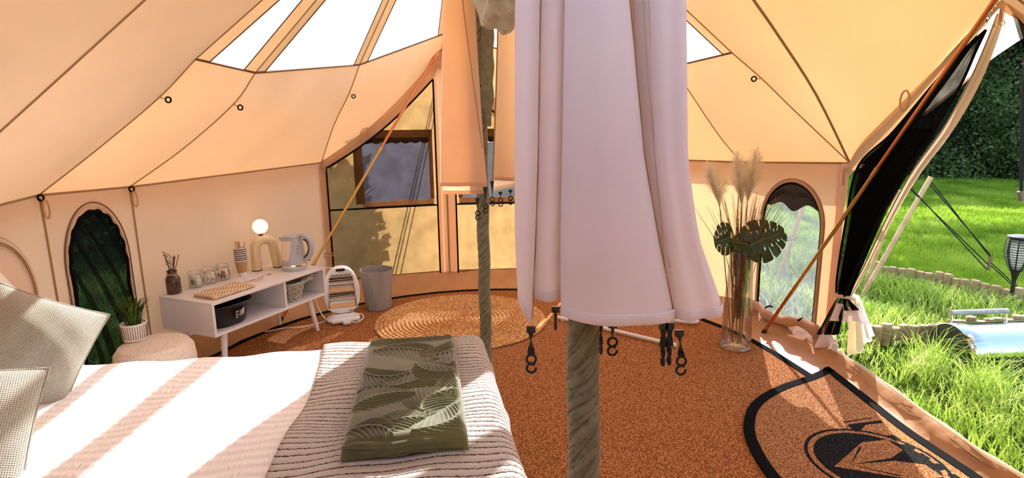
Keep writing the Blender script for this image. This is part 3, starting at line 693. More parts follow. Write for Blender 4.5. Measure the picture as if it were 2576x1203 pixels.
# ---- floor
def stadium(r, n=24, rn=None):
    pts = []
    for i in range(n+1):
        a = PI*i/n; pts.append((r*cos(a), r*sin(a)*1.0))
    for i in range(n+1):
        a = PI+PI*i/n; pts.append((r*cos(a)-0.03, -2.02+r*sin(a)))
    return pts
keys = ['L0', 'A', 'B', 'C', 'D', 'E2', 'E', 'F']
outer = [PL[k] for k in keys]+[(2.055, -0.20), (2.02, -0.26), (1.973, -0.57), (1.885, -1.02), (1.84, -1.38), (1.98, -1.62)]+[PL[k] for k in ('G', 'R1', 'N4', 'N3', 'N2', 'N1', 'L1')]
dense = []
for i in range(len(outer)):
    p, q = outer[i], outer[(i+1) % len(outer)]; m_ = max(1, int(math.dist(p, q)/0.12))
    for k in range(m_): dense.append((p[0]+(q[0]-p[0])*k/m_, p[1]+(q[1]-p[1])*k/m_))
def inset(p, d):
    n, a = p; c = (0, min(max(a, -2.02), 0)); dx, da = n-c[0], a-c[1]; L = math.hypot(dx, da) or 1; k = (L-d)/L; return (c[0]+dx*k, c[1]+da*k)
isdoor = lambda p: p[0] > 1.7 and -1.64 < p[1] < -0.15
fl = thing('floor', 'tan groundsheet with raised rim under the coir carpet', 'floor', (0, 0, 0), kind='structure')
rows = []
for d, z, wob in ((0.42, 0.0, 0), (0.24, 0.002, 0), (0.14, 0.022, 0.010), (0.07, 0.060, 0.012), (0.015, 0.115, 0.006), (-0.01, 0.125, 0.0)):
    row = []
    for i, p in enumerate(dense):
        dd = d; zz = z
        if isdoor(p): dd = d*0.30 if d < 0.4 else 0.3; zz = min(z*0.75, 0.09)
        q = inset(p, dd+wob*sin(i*2.3)); row.append(T(q[0], q[1], max(0.0, zz+0.5*wob*sin(i*1.7+d*40))))
    rows.append(row)
MB().grid(rows, closed=True).build('groundsheet_rim', GSHEET, fl, auto=False)
cpts = [inset(p, 0.42 if not isdoor(p) else 0.3) for p in dense]
bmv = MB(); bmv.add([T(p[0], p[1], 0.0) for p in cpts], [tuple(range(len(cpts)))]); bmv.build('groundsheet', GSHEET, fl, smooth=False)
# pale beading along the door threshold
lipc = [(2.055, -0.20), (2.02, -0.26), (1.973, -0.57), (1.885, -1.02), (1.84, -1.38), (1.90, -1.55)]
LC = curve([T(p[0]+0.012, p[1], 0.088) for p in lipc], 40)
addw(MB().tube(LC, [0.011+0.003*sin(i*1.1) for i in range(40)], 8), 'threshold_beading', AWN, fl)
addw(MB().grid([[p+Vector((0.01, 0, 0)) for p in LC], [p+Vector((0.05, 0.01, -0.06)) for p in LC], [p+Vector((0.06, 0.01, -0.13)) for p in LC]]), 'threshold_skirt', CANVAS, fl)
addw(MB().tube(curve([T(p[0]-0.006, p[1], 0.066) for p in lipc], 40), 0.004, 5), 'threshold_seam', SEAM, fl)
zq = addw(MB().box(T(2.02, -0.215, 0.115), (0.012, 0.03, 0.045), 0.6), 'zip_pull', WHITEP, fl)

cp = thing('coir_carpet', 'orange brown coir carpet with black bound edge covering the tent floor', 'carpet', (0, 0, 0.0))
sp = [T(p[0], p[1]) for p in stadium(1.80)]; sb_ = [T(p[0], p[1]) for p in stadium(1.755)]
MB().prism([(p.x, p.y) for p in sb_], 0.002, 0.013).build('matting', COIR, cp, smooth=False)
n_ = len(sp); V = [(p.x, p.y, 0.0025) for p in sp]+[(p.x, p.y, 0.0165) for p in sp]+[(p.x, p.y, 0.0165) for p in sb_]+[(p.x, p.y, 0.0025) for p in sb_]
Fc = []
for i in range(n_):
    j = (i+1) % n_
    for k in range(4): Fc.append((k*n_+i, k*n_+j, ((k+1) % 4)*n_+j, ((k+1) % 4)*n_+i))
MB().add(V, Fc).build('black_edging', BLACKTAPE, cp, smooth=False)
# ================================================================== BED
BC = T(-1.08, -1.36, 0)
def fold(x, half, R):
    if x <= half-R: return x, 0.0
    th = (x-(half-R))/R
    if th < PI/2: return half-R+R*sin(th), -(R-R*cos(th))
    return half+0.004*(th-PI/2), -(R+(x-(half-R)-R*PI/2))
def drape(x, y, hx, hy, R, z0, sx=1):
    fx, dx = (fold(x, hx, R) if x > 0 else (x, 0.0)); s = 1 if y >= 0 else -1; fy, dy = fold(abs(y), hy, R)
    return Vector((fx, s*fy, max(0.06, z0+dx+dy)))
bed = thing('bed', 'low double bed with white mattress in the left foreground', 'bed', BC, TROT)
MB().box((0, 0, 0.105), (1.90, 1.40, 0.15)).build('bed_base', mat('grey_bed_fabric', (0.45, 0.42, 0.40), 0.9), bed, bevel=0.02)
for sx in (-0.85, 0.85):
    for sy in (-0.6, 0.6): MB().lathe([(0.0, 0.0), (0.022, 0.0), (0.03, 0.03), (0.0, 0.03)], 12, (sx, sy, 0.0172)).build('leg', WHITEP, bed)
MB().box((0, 0, 0.325), (1.93, 1.44, 0.29)).build('mattress', mat('white_ticking', (0.8, 0.79, 0.78), 0.9), bed, bevel=0.05)
def seersucker(name):
    m, t, o = nmat(name); p = N(t, 'ShaderNodeBsdfPrincipled'); p.inputs['Roughness'].default_value = 0.9; p.inputs['Specular IOR Level'].default_value = 0.1
    tc = N(t, 'ShaderNodeTexCoord'); mp = N(t, 'ShaderNodeMapping'); mp.inputs['Scale'].default_value = (95, 22, 10); mp.inputs['Rotation'].default_value = (0, 0, 0.25); t.links.new(tc.outputs['Object'], mp.inputs[0])
    nz = N(t, 'ShaderNodeTexNoise'); nz.inputs['Scale'].default_value = 1.0; nz.inputs['Detail'].default_value = 1.0; t.links.new(mp.outputs[0], nz.inputs['Vector'])
    wv = N(t, 'ShaderNodeTexWave', bands_direction='Y'); wv.inputs['Scale'].default_value = 7.5; wv.inputs['Distortion'].default_value = 1.2; wv.inputs['Detail'].default_value = 1.0; t.links.new(tc.outputs['Object'], wv.inputs['Vector'])
    mu = N(t, 'ShaderNodeMath', operation='MULTIPLY'); t.links.new(nz.outputs['Fac'], mu.inputs[0]); t.links.new(wv.outputs['Fac'], mu.inputs[1])
    b = N(t, 'ShaderNodeBump'); b.inputs['Distance'].default_value = 0.012; b.inputs['Strength'].default_value = 0.6; t.links.new(mu.outputs[0], b.inputs['Height']); t.links.new(b.outputs[0], p.inputs['Normal'])
    p.inputs['Base Color'].default_value = (0.90, 0.88, 0.89, 1); t.links.new(p.outputs[0], o.inputs[0]); return m
rows = []
X = [-0.97+i*(2.20/70) for i in range(71)]; Y = [-1.08+j*(2.16/80) for j in range(81)]
for x in X:
    row = []
    for y in Y:
        v = drape(x, y, 0.975, 0.735, 0.05, 0.497); v.z += 0.006*sin(9*x+3*y)*sin(7*y+1)+0.004*sin(23*x-11*y); 
        if x < -0.45: v.z += 0.015*sin((x+0.45)*-4)
        row.append(v)
    rows.append(row)
duv = MB().grid(rows).build('duvet', seersucker('white_seersucker'), None); duv.location = BC; duv.rotation_euler = (0, 0, TROT)
tag(duv, 'white puckered seersucker duvet spread over the bed', 'duvet')

def ribbed():
    m, t, o = nmat('grey_ribbed_throw'); p = N(t, 'ShaderNodeBsdfPrincipled'); p.inputs['Roughness'].default_value = 0.95; p.inputs['Specular IOR Level'].default_value = 0.05
    tc = N(t, 'ShaderNodeTexCoord'); nw = N(t, 'ShaderNodeTexNoise'); nw.inputs['Scale'].default_value = 130; t.links.new(tc.outputs['Object'], nw.inputs['Vector'])
    vm = N(t, 'ShaderNodeVectorMath', operation='MULTIPLY_ADD'); vm.inputs[1].default_value = (0.010, 0.010, 0); t.links.new(nw.outputs['Color'], vm.inputs[0]); t.links.new(tc.outputs['Object'], vm.inputs[2])
    n1 = N(t, 'ShaderNodeTexNoise', noise_dimensions='1D'); sep = N(t, 'ShaderNodeSeparateXYZ'); t.links.new(vm.outputs[0], sep.inputs[0])
    n1.inputs['Scale'].default_value = 3.5; t.links.new(sep.outputs['Y'], n1.inputs['W'])
    ad = N(t, 'ShaderNodeMath', operation='MULTIPLY_ADD'); ad.inputs[1].default_value = 0.10; t.links.new(n1.outputs['Fac'], ad.inputs[0]); t.links.new(sep.outputs['Y'], ad.inputs[2])
    sn = N(t, 'ShaderNodeMath', operation='MULTIPLY'); sn.inputs[1].default_value = 2*PI/0.027; t.links.new(ad.outputs[0], sn.inputs[0])
    s2 = N(t, 'ShaderNodeMath', operation='SINE'); t.links.new(sn.outputs[0], s2.inputs[0])
    c = ramp(t, s2.outputs[0], [(0.0, (0.60, 0.565, 0.53)), (0.92, (0.57, 0.54, 0.50)), (0.985, (0.05, 0.045, 0.04))]); 
    mr = N(t, 'ShaderNodeMapRange'); mr.inputs['From Min'].default_value = -1; t.links.new(s2.outputs[0], mr.inputs['Value'])
    r = [n for n in t.nodes if n.type == 'VALTORGB'][-1]; t.links.new(mr.outputs[0], r.inputs[0]); t.links.new(c, p.inputs['Base Color'])
    n3 = N(t, 'ShaderNodeTexNoise'); n3.inputs['Scale'].default_value = 350; t.links.new(tc.outputs['Object'], n3.inputs['Vector'])
    mm = N(t, 'ShaderNodeMath', operation='MULTIPLY_ADD'); mm.inputs[1].default_value = -1.2; t.links.new(mr.outputs[0], mm.inputs[0]); t.links.new(n3.outputs['Fac'], mm.inputs[2])
    b = N(t, 'ShaderNodeBump'); b.inputs['Distance'].default_value = 0.004; b.inputs['Strength'].default_value = 0.8; t.links.new(mm.outputs[0], b.inputs['Height']); t.links.new(b.outputs[0], p.inputs['Normal'])
    t.links.new(p.outputs[0], o.inputs[0]); return m
rows = []
for i in range(51):
    x = 0.325+i*(0.90/50); row = []
    for j in range(101):
        y = -1.10+j*(2.20/100); xx = x+(0.018*sin(5*y) if i < 3 else 0)
        v = drape(xx, y, 0.995, 0.752, 0.06, 0.508); v.z += 0.006*sin(9*x+3*y)*sin(7*y+1)+0.004*sin(23*x-11*y)+0.004*sin(17*y+x*6); 
        if v.z < 0.44: v.x += 0.012*sin(y*16); v.y += 0.008*sin(x*20)*(1 if y > 0 else -1)
        row.append(v)
    rows.append(row)
thr = MB().grid(rows).build('throw', ribbed(), None, solid=0.008); thr.location = BC; thr.rotation_euler = (0, 0, TROT)
tag(thr, 'grey ribbed throw with dark lines across the foot of the bed', 'throw')

# green plush blanket, folded, with embossed fern leaves
def fern_relief(X, Y):
    Z = np.zeros_like(X)
    ferns = [(-0.17, 0.33, 0.16, 0.36, 0.05, 0.085), (-0.14, 0.26, 0.10, 0.10, 0.06, 0.08), (-0.16, -0.10, 0.16, 0.12, -0.05, 0.10), (-0.02, -0.30, 0.14, 0.02, -0.10, 0.10),
             (0.05, -0.28, 0.17, -0.12, 0.06, 0.10), (-0.17, -0.22, 0.02, -0.12, 0.04, 0.07), (-0.10, -0.36, 0.10, -0.32, 0.05, 0.07), (0.17, 0.30, 0.04, 0.16, 0.05, 0.08), (-0.17, 0.10, 0.0, 0.02, -0.05, 0.07), (0.02, -0.37, 0.165, -0.22, -0.05, 0.075), (-0.165, -0.34, -0.03, -0.38, 0.04, 0.06), (0.165, 0.02, 0.02, 0.10, 0.04, 0.07)]
    for (x0, y0, x1, y1, bend, wd) in ferns:
        dx, dy = x1-x0, y1-y0; L = math.hypot(dx, dy); ux, uy = dx/L, dy/L
        s = ((X-x0)*ux+(Y-y0)*uy)/L; d = -(X-x0)*uy+(Y-y0)*ux-bend*4*s*(1-s)
        inside = (s > 0) & (s < 1); wid = wd*np.sqrt(np.clip(np.sin(PI*np.clip(s, 0, 1)), 0, 1)); m = inside & (np.abs(d) < wid)
        barb = 0.5+0.5*np.sin(2*PI*((s*L)-np.abs(d)*0.9)/0.0185)
        Z = np.where(m, 0.0068*barb**1.5*(1-(np.abs(d)/(wid+1e-6))**6), Z)
        Z = np.where(inside & (np.abs(d) < 0.004), 0.0075, Z)
    return Z
gx, gy = np.meshgrid(np.linspace(-0.175, 0.175, 180), np.linspace(-0.395, 0.395, 400))
rz_ = fern_relief(gx, gy)
hx, hy = 0.175, 0.395
ex = np.clip((np.abs(gx)-(hx-0.025))/0.025, 0, 1); ey = np.clip((np.abs(gy)-(hy-0.03))/0.03, 0, 1)
Zt = 0.058+rz_*(1-np.maximum(ex, ey))-0.045*(1-np.sqrt(np.clip(1-ex**2, 0, 1)))-0.048*(1-np.sqrt(np.clip(1-ey**2, 0, 1)))+0.004*np.sin(gx*14+1)*np.sin(gy*9)+0.010*np.clip(-gy-0.25, 0, 1)*4*np.sin(gx*11+0.6)
Zt = np.maximum(Zt, 0.006)
ny_, nx_ = gx.shape
Vt = np.stack([gx+0.02*(gy < 0)*(-gy)*0.12, gy, Zt], -1).reshape(-1, 3)
idx = np.arange(ny_*nx_).reshape(ny_, nx_); Fq = np.stack([idx[:-1, :-1], idx[:-1, 1:], idx[1:, 1:], idx[1:, :-1]], -1).reshape(-1, 4)
GREENPLUSH = mat('green_plush', (0.095, 0.102, 0.034), 0.9, 0.45, 7, bump=(500, 0.002, 0.5), sheen=0.6)
gb = thing('folded_blanket', 'folded olive green plush blanket embossed with fern leaves on the throw', 'blanket', T(-0.398, -1.185, 0.517), TROT-0.02)
npmesh('top_layer', Vt, [Fq], GREENPLUSH, gb, True)
MB().box((0, 0.005, 0.014), (0.335, 0.765, 0.026)).build('lower_layer', GREENPLUSH, gb, bevel=0.012)
for z, r, dy in ((0.010, 0.009, -0.006), (0.024, 0.008, -0.002), (0.040, 0.010, -0.002)):
    MB().tube([(-0.168+0.33*i/24, -0.388-dy+0.002*sin(i), z+0.003*sin(i*0.5)) for i in range(25)], [r*min(1, 0.35+i*0.25, 0.35+(24-i)*0.25) for i in range(25)], 8).build('folded_edge', GREENPLUSH, gb)

def waffle(name, c):
    m, t, o = nmat(name); p = N(t, 'ShaderNodeBsdfPrincipled'); p.inputs['Roughness'].default_value = 0.95; p.inputs['Specular IOR Level'].default_value = 0.05
    tc = N(t, 'ShaderNodeTexCoord'); hs = []
    for ax in ('X', 'Y'):
        wv = N(t, 'ShaderNodeTexWave', bands_direction=ax); wv.inputs['Scale'].default_value = 56; wv.inputs['Distortion'].default_value = 0.4; wv.inputs['Detail'].default_value = 0
        t.links.new(tc.outputs['Object'], wv.inputs['Vector']); hs.append(wv.outputs['Fac'])
    mx = N(t, 'ShaderNodeMath', operation='MAXIMUM'); t.links.new(hs[0], mx.inputs[0]); t.links.new(hs[1], mx.inputs[1])
    col_ = ramp(t, mx.outputs[0], [(0.35, tuple(k*0.5 for k in c)), (0.85, c)]); t.links.new(col_, p.inputs['Base Color'])
    b = N(t, 'ShaderNodeBump'); b.inputs['Distance'].default_value = 0.004; b.inputs['Strength'].default_value = 0.7; t.links.new(mx.outputs[0], b.inputs['Height']); t.links.new(b.outputs[0], p.inputs['Normal'])
    t.links.new(p.outputs[0], o.inputs[0]); return m
WAFFLE = waffle('sage_waffle', (0.50, 0.48, 0.40))
PILLOWC = mat('white_pillowcase', (0.82, 0.76, 0.73), 0.9, 0.03, 8, bump=(18, 0.02, 0.5))
def pillow_mesh(w_, h_, th, n=36, wr=0.006):
    rows = []
    for side in (1, -1):
        for i in range(n+1):
            u = -1+2*i/n; row = []
            for j in range(n+1):
                v = -1+2*j/n
                pin = 1-0.075*(1-v*v)*0.0; xx = u*w_/2*(1-0.10*(1-abs(u))*0-0.07*(1-v*v)*abs(u)**3*-1*0)
                cx = 1-0.06*(1-(abs(v))**2)*abs(u)**4; cyy = 1-0.06*(1-(abs(u))**2)*abs(v)**4
                zz = th/2*((1-abs(u)**2.6)**0.62*(1-abs(v)**2.6)**0.62)
                wv = wr*sin(9*u+4*v)*sin(7*v-3*u)*(1-u*u)*(1-v*v)
                row.append(Vector((u*w_/2*cx, v*h_/2*cyy, side*(zz+wv))))
            rows.append(row)
    mb = MB(); mb.grid(rows[:n+1]); mb.grid([r[::-1] for r in rows[n+1:]]); return mb
def orient(o, c, nrm, right):
    n = Vector(nrm).normalized(); r = Vector(right); r = (r-n*r.dot(n)).normalized(); u = n.cross(r)
    o.matrix_world = Matrix(((r.x, u.x, n.x, c[0]), (r.y, u.y, n.y, c[1]), (r.z, u.z, n.z, c[2]), (0, 0, 0, 1)))
def cushion(name, label, cat, c, nrm, right, w_, h_, th, m, piping=True):
    o = thing(name, label, cat, (0, 0, 0)); orient(o, c, nrm, right)
    b = pillow_mesh(w_, h_, th).build('cover', m, o)
    if piping:
        n = 40; P = []
        for k in range(4*n):
            s, t = divmod(k, n); t = -1+2*t/n; u, v = [(t, -1), (1, t), (-t, 1), (-1, -t)][s]
            P.append((u*w_/2*(1-0.06*(1-v*v)*abs(u)**4), v*h_/2*(1-0.06*(1-u*u)*abs(v)**4), 0))
        MB().tube(P, 0.004, 5, closed=True).build('piped_seam', m, o)
    return o
cushion('cushion', 'sage grey waffle cushion leaning up beside the arched netting window', 'cushion', (-1.675, 1.87, 0.67), (0.70, -0.62, 0.34), (0.58, 0.50, -0.50), 0.35, 0.38, 0.24, WAFFLE)
cushion('cushion', 'sage grey waffle cushion cut off by the lower left corner', 'cushion', (-1.515, 1.36, 0.61), (0.62, -0.55, 0.55), (0.62, 0.60, -0.34), 0.42, 0.42, 0.22, WAFFLE)
cushion('pillow', 'plump white pillow behind the upper waffle cushion', 'pillow', T(-1.90, -0.90, 0.70), (0.85, 0.05, 0.5), (-0.158, 0.987, 0), 0.68, 0.44, 0.17, PILLOWC, False)
cushion('pillow', 'plump white pillow behind the lower left waffle cushion', 'pillow', T(-1.90, -1.68, 0.70), (0.85, 0.05, 0.5), (-0.158, 0.987, 0), 0.68, 0.44, 0.17, PILLOWC, False)

# ================================================================== STOOL AND POT PLANT
st = thing('stool', 'round cream boucle stool between the bed and white cabinet', 'stool', (-1.765, 2.665, 0.0))
MB().lathe([(0, 0.045), (0.155, 0.045), (0.172, 0.07), (0.178, 0.15), (0.178, 0.30), (0.172, 0.355), (0.150, 0.385), (0.10, 0.395), (0, 0.397)], 36).build('seat', BOUCLE, st)
for a in range(4): MB().lathe([(0.0, 0.0172), (0.012, 0.0172), (0.016, 0.05), (0, 0.05)], 10, (0.11*cos(a*PI/2+0.7), 0.11*sin(a*PI/2+0.7), 0.0)).build('leg', WOOD, st)
pp = thing('potted_grass_plant', 'spiky green grass plant in ribbed white pot on the boucle stool', 'potted plant', (-1.872, 2.695, 0.398))
mb = MB(); n = 48
prof = [(0.0, 0.0), (0.050, 0.0), (0.053, 0.012), (0.055, 0.05), (0.058, 0.085)]
mb.lathe(prof+[(0.052, 0.085), (0.050, 0.075), (0.0, 0.075)], 40); mb.build('pot', mat('white_pot', (0.80, 0.77, 0.72), 0.5), pp)
for k in range(34):
    a = 2*PI*k/34; MB().tube([(0.0535*cos(a), 0.0535*sin(a), 0.010), (0.0555*cos(a), 0.0555*sin(a), 0.045), (0.0585*cos(a), 0.0585*sin(a), 0.078)], 0.0017, 4).build('pot_rib', mat('brown_rib', (0.16, 0.09, 0.05), 0.7) if k == 0 else MATS['brown_rib'], pp)
MB().lathe([(0, 0.070), (0.051, 0.072)], 20).build('compost', mat('soil', (0.03, 0.02, 0.012), 0.9), pp)
GRASSP = leafy('plant_grass', [(0.03, 0.06, 0.012), (0.06, 0.11, 0.02), (0.12, 0.18, 0.04)], 0.25, 20)
for k in range(110):
    a = random.uniform(0, 2*PI); r0 = random.uniform(0.0, 0.035); h = random.uniform(0.09, 0.145); ln = random.uniform(0.01, 0.075)
    d = Vector((cos(a), sin(a), 0)); s_ = Vector((-d.y, d.x, 0))*0.0036; b0 = d*r0+Vector((0, 0, 0.072))
    P = [b0, b0+d*ln*0.25+Vector((0, 0, h*0.5)), b0+d*ln*0.6+Vector((0, 0, h*0.85)), b0+d*ln+Vector((0, 0, h))]
    V = [P[0]-s_, P[0]+s_, P[1]-s_*1.2, P[1]+s_*1.2, P[2]-s_*0.8, P[2]+s_*0.8, P[3]]
    MB().add(V, [(0, 1, 3, 2), (2, 3, 5, 4), (4, 5, 6)]).build('blade', GRASSP, pp, auto=False)

# ================================================================== CABINET
CAX = math.atan2(0.919, 0.395); CC = Vector((-1.688, 3.551, 0.0)); CL_, CD_, CH0, CH1 = 0.91, 0.43, 0.265, 0.465
def CW(x, y, z=CH1): return Vector((CC.x+x*cos(CAX)-y*sin(CAX), CC.y+x*sin(CAX)+y*cos(CAX), z))
cb = thing('cabinet', 'low white open-fronted cabinet on splayed legs against the canvas wall', 'cabinet', CC, CAX)
t_ = 0.016
MB().box((0, 0, CH1-t_/2), (CL_, CD_, t_)).build('top_panel', WHITEM, cb, bevel=0.002)
MB().box((0, 0, CH0+t_/2), (CL_, CD_, t_)).build('bottom_panel', WHITEM, cb, bevel=0.002)
for x in (-CL_/2+t_/2, CL_/2-t_/2): MB().box((x, 0, (CH0+CH1)/2), (t_, CD_, CH1-CH0-2*t_-0.0004)).build('side_panel', WHITEM, cb, bevel=0.001)
MB().box((0.090, 0.0, (CH0+CH1)/2), (t_, CD_-0.012, CH1-CH0-2*t_-0.0004)).build('divider', WHITEM, cb, bevel=0.001)
MB().box((0, CD_/2-0.004, (CH0+CH1)/2), (CL_-2*t_-0.0004, 0.006, CH1-CH0-2*t_-0.0004)).build('back_panel', WHITEM, cb)
for sx in (-1, 1):
    for sy in (-1, 1):
        b_ = (sx*0.345, sy*0.15, CH0); f_ = (sx*0.385, sy*0.175, 0.0172); MB().tube([f_, b_], [0.012, 0.021], 14).build('leg', WHITEM, cb)
MB().box((0.072, -CD_/2+0.07, CH1-t_-0.006), (0.012, 0.012, 0.012)).build('door_catch', DARKP, cb)

# --- tub in the left bay
tb = thing('dish_tub', 'black plastic dish tub with printed sticker in the cabinet left bay', 'tub', CW(-0.275, -0.05, CH0+t_+0.001), CAX)
def rrect(hx, hy, r, n=6):
    P = []
    for cx, cy_, a0 in ((hx-r, hy-r, 0), (-hx+r, hy-r, PI/2), (-hx+r, -hy+r, PI), (hx-r, -hy+r, 1.5*PI)):
        for i in range(n+1): a = a0+PI/2*i/n; P.append((cx+r*cos(a), cy_+r*sin(a)))
    return P
def loft(levels, cap=True):
    rows = [[(x, y, z) for x, y in rrect(hx, hy, r)] for hx, hy, r, z in levels]; mb = MB().grid(rows, True)
    if cap: mb.f.append(tuple(range(len(rows[0])-1, -1, -1)))
    return mb
TUBP = mat('black_tub_plastic', (0.008, 0.008, 0.008), 0.42)
loft([(0.110, 0.120, 0.085, 0.0), (0.122, 0.132, 0.095, 0.015), (0.140, 0.150, 0.115, 0.122), (0.142, 0.152, 0.115, 0.125), (0.136, 0.146, 0.11, 0.123), (0.118, 0.128, 0.09, 0.02), (0.0, 0.0, 0.0, 0.012)]).build('tub_body', TUBP, tb)
loft([(0.140, 0.150, 0.115, 0.112), (0.163, 0.168, 0.125, 0.132), (0.161, 0.166, 0.125, 0.136), (0.138, 0.148, 0.113, 0.125)], False).build('rim', TUBP, tb)
stk = MB().box((0, 0, 0), (0.10, 0.001, 0.055)).build('sticker', mat('sticker_black', (0.012, 0.012, 0.014), 0.4), tb); stk.location = (0.012, -0.1465, 0.066); stk.rotation_euler = (0.15, 0, 0.12); stk.scale = (0.72, 1, 1)
for (x, z, wd, hh) in ((-0.028, 0.018, 0.020, 0.006), (-0.035, 0.006, 0.004, 0.024), (-0.018, -0.004, 0.04, 0.003), (-0.026, -0.017, 0.02, 0.005), (0.04, 0.010, 0.014, 0.038)):
    MB().box((x, -0.0008, z), (wd, 0.0006, hh)).build('sticker_print', PAPER, stk)
MB().box((0.018, -0.0008, 0.003), (0.028, 0.0006, 0.036)).build('sticker_photo', mat('sticker_photo', (0.35, 0.28, 0.28), 0.5, 0.8, 160), stk)
MB().lathe([(0, 0), (0.005, 0), (0.005, 0.001), (0, 0.001)], 12).build('sticker_dot', KETTLE, stk).location = (-0.002, -0.001, 0.016)
# --- basket in the right bay
bk = thing('rope_basket', 'sage grey woven rope basket with looped handle in the cabinet right bay', 'basket', CW(0.222, -0.112, CH0+t_+0.001), CAX)
ROPEB = mat('sage_rope', (0.42, 0.41, 0.33), 0.85, 0.15, 40, bump=(90, 0.004, 0.7))
for k in range(7):
    z = 0.010+0.0185*k; R = 0.056+0.0056*k
    pts = []
    for i in range(44): a = 2*PI*i/44; rr = R+0.007*sin(a*11+k*PI); pts.append((rr*cos(a)*1.05, rr*sin(a)*0.95, z+0.002*sin(a*11+k*PI)))
    MB().tube(pts, [0.0098+0.0022*cos(i*PI/2) for i in range(44)], 7, closed=True).build('rope_course', ROPEB, bk)
MB().lathe([(0, 0.004), (0.064, 0.004), (0.064, 0.012), (0, 0.012)], 24).build('basket_base', ROPEB, bk)
MB().tube(curve([(0.075, -0.045, 0.105), (0.115, -0.065, 0.135), (0.160, -0.060, 0.140), (0.165, -0.02, 0.125), (0.085, 0.02, 0.105)], 22), 0.009, 8).build('handle', ROPEB, bk)
MB().tube(curve([(0.065, -0.060, 0.105), (0.10, -0.080, 0.128), (0.135, -0.075, 0.118), (0.085, -0.03, 0.100)], 18), 0.008, 8).build('handle', ROPEB, bk)
MB().tube(curve([(-0.07, 0.03, 0.11), (-0.08, 0.0, 0.145), (-0.07, -0.03, 0.11)], 14), 0.010, 8).build('handle', ROPEB, bk)

# --- things on the cabinet
zt = CH1+0.0005
ab = thing('amber_bottle', 'brown apothecary bottle holding reeds at the cabinet left end', 'bottle', (-2.005, 3.275, zt))
MB().lathe([(0, 0.0), (0.036, 0.0), (0.040, 0.006), (0.040, 0.085), (0.036, 0.10), (0.026, 0.110), (0.024, 0.128), (0.029, 0.131), (0.029, 0.139), (0.022, 0.139), (0.021, 0.112), (0.0, 0.108)], 24).build('glass', AMBER, ab)
MB().torus((0, 0, 0.116), 0.027, 0.004, 20, 6).build('string', KRAFT, ab)
MB().box((0.012, -0.039, 0.05), (0.04, 0.002, 0.05), 0.25).build('label_patch', mat('dull_label', (0.10, 0.05, 0.03), 0.6), ab)
REED = mat('brown_reed', (0.14, 0.05, 0.03), 0.7)
for i, (dx, dy, h, lab) in enumerate(((-0.030, 0.0, 0.235, 'brown reed stick leaning furthest left in the apothecary bottle'), (0.020, 0.01, 0.225, 'brown reed stick upright in the middle of the apothecary bottle'),
                                 (0.036, -0.008, 0.225, 'brown reed stick right of the flower sprigs in the apothecary bottle'), (0.052, 0.004, 0.232, 'brown reed stick leaning furthest right in the apothecary bottle'), (0.008, 0.02, 0.215, 'short brown reed stick at the back of the apothecary bottle'))):
    tag(MB().tube([(-2.005+dx*0.2, 3.275+dy*0.2, zt+0.112), (-2.005+dx, 3.275+dy, zt+h)], 0.0022, 6).build('reed_stick', REED), lab, 'reed stick', 'reed sticks in the brown bottle')
DRIED = mat('dried_flower', (0.55, 0.47, 0.40), 0.9, 0.2, 50); DRIEDG = mat('dried_leaf', (0.13, 0.12, 0.08), 0.9)
for q, (dx, dy, h, lab) in enumerate(((-0.034, 0.008, 0.245, 'tall dark dried sprig at the left of the apothecary bottle'), (0.004, -0.006, 0.235, 'pale dried flower sprig in the apothecary bottle'))):
    sp_ = thing('dried_sprig', lab, 'dried flower', (-2.005, 3.275, zt+0.11))
    P = [(0, 0, 0), (dx*0.5, dy*0.5, (h-0.11)*0.5), (dx, dy, h-0.11)]; MB().tube(P, 0.0014, 5).build('stem', DRIEDG, sp_)
    for k in range(16):
        t = 0.25+0.75*k/15; p = lerp(P[0], P[2], t); a = k*2.4; c = p+Vector((cos(a)*0.010, sin(a)*0.010, 0.003))
        MB().sphere(c, 0.006 if q else 0.0045, 7, 5, (1, 1, 0.7)).build('bud', DRIED if q else DRIEDG, sp_)
def jar(x, y, lab):
    j = thing('glass_jar', lab, 'jar', (x, y, zt), 0, 'clip-top jars on the cabinet')
    MB().lathe([(0, 0.002), (0.036, 0.002), (0.041, 0.008), (0.042, 0.060), (0.038, 0.070), (0.037, 0.075), (0.035, 0.075), (0.035, 0.068), (0.039, 0.058), (0.038, 0.010), (0, 0.006)], 28).build('jar_body', GLASS, j)
    MB().lathe([(0, 0.079), (0.037, 0.079), (0.041, 0.084), (0.041, 0.094), (0.036, 0.100), (0, 0.101)], 28).build('lid', GLASS, j)
    MB().torus((0, 0, 0.077), 0.038, 0.0022, 26, 6).build('rubber_seal', mat('seal_rubber', (0.62, 0.56, 0.45), 0.5) if 'seal_rubber' not in MATS else MATS['seal_rubber'], j)
    MB().torus((0, 0, 0.072), 0.0395, 0.0016, 26, 6).build('wire_band', CHROME, j)
    MB().tube([(0.040, 0.0, 0.072), (0.052, -0.006, 0.060), (0.055, -0.006, 0.080), (0.044, -0.004, 0.096)], 0.0018, 6).build('clasp', CHROME, j)
    return j
J1 = (-1.945, 3.405); J2 = (-1.905, 3.492); J3 = (-1.862, 3.578)
jar(*J1, 'clip-top glass jar with green boxed sachet, nearest the brown bottle'); jar(*J2, 'clip-top glass jar of white sachets in the middle of three'); jar(*J3, 'clip-top glass jar of dark and red sachets beside the paper cups')
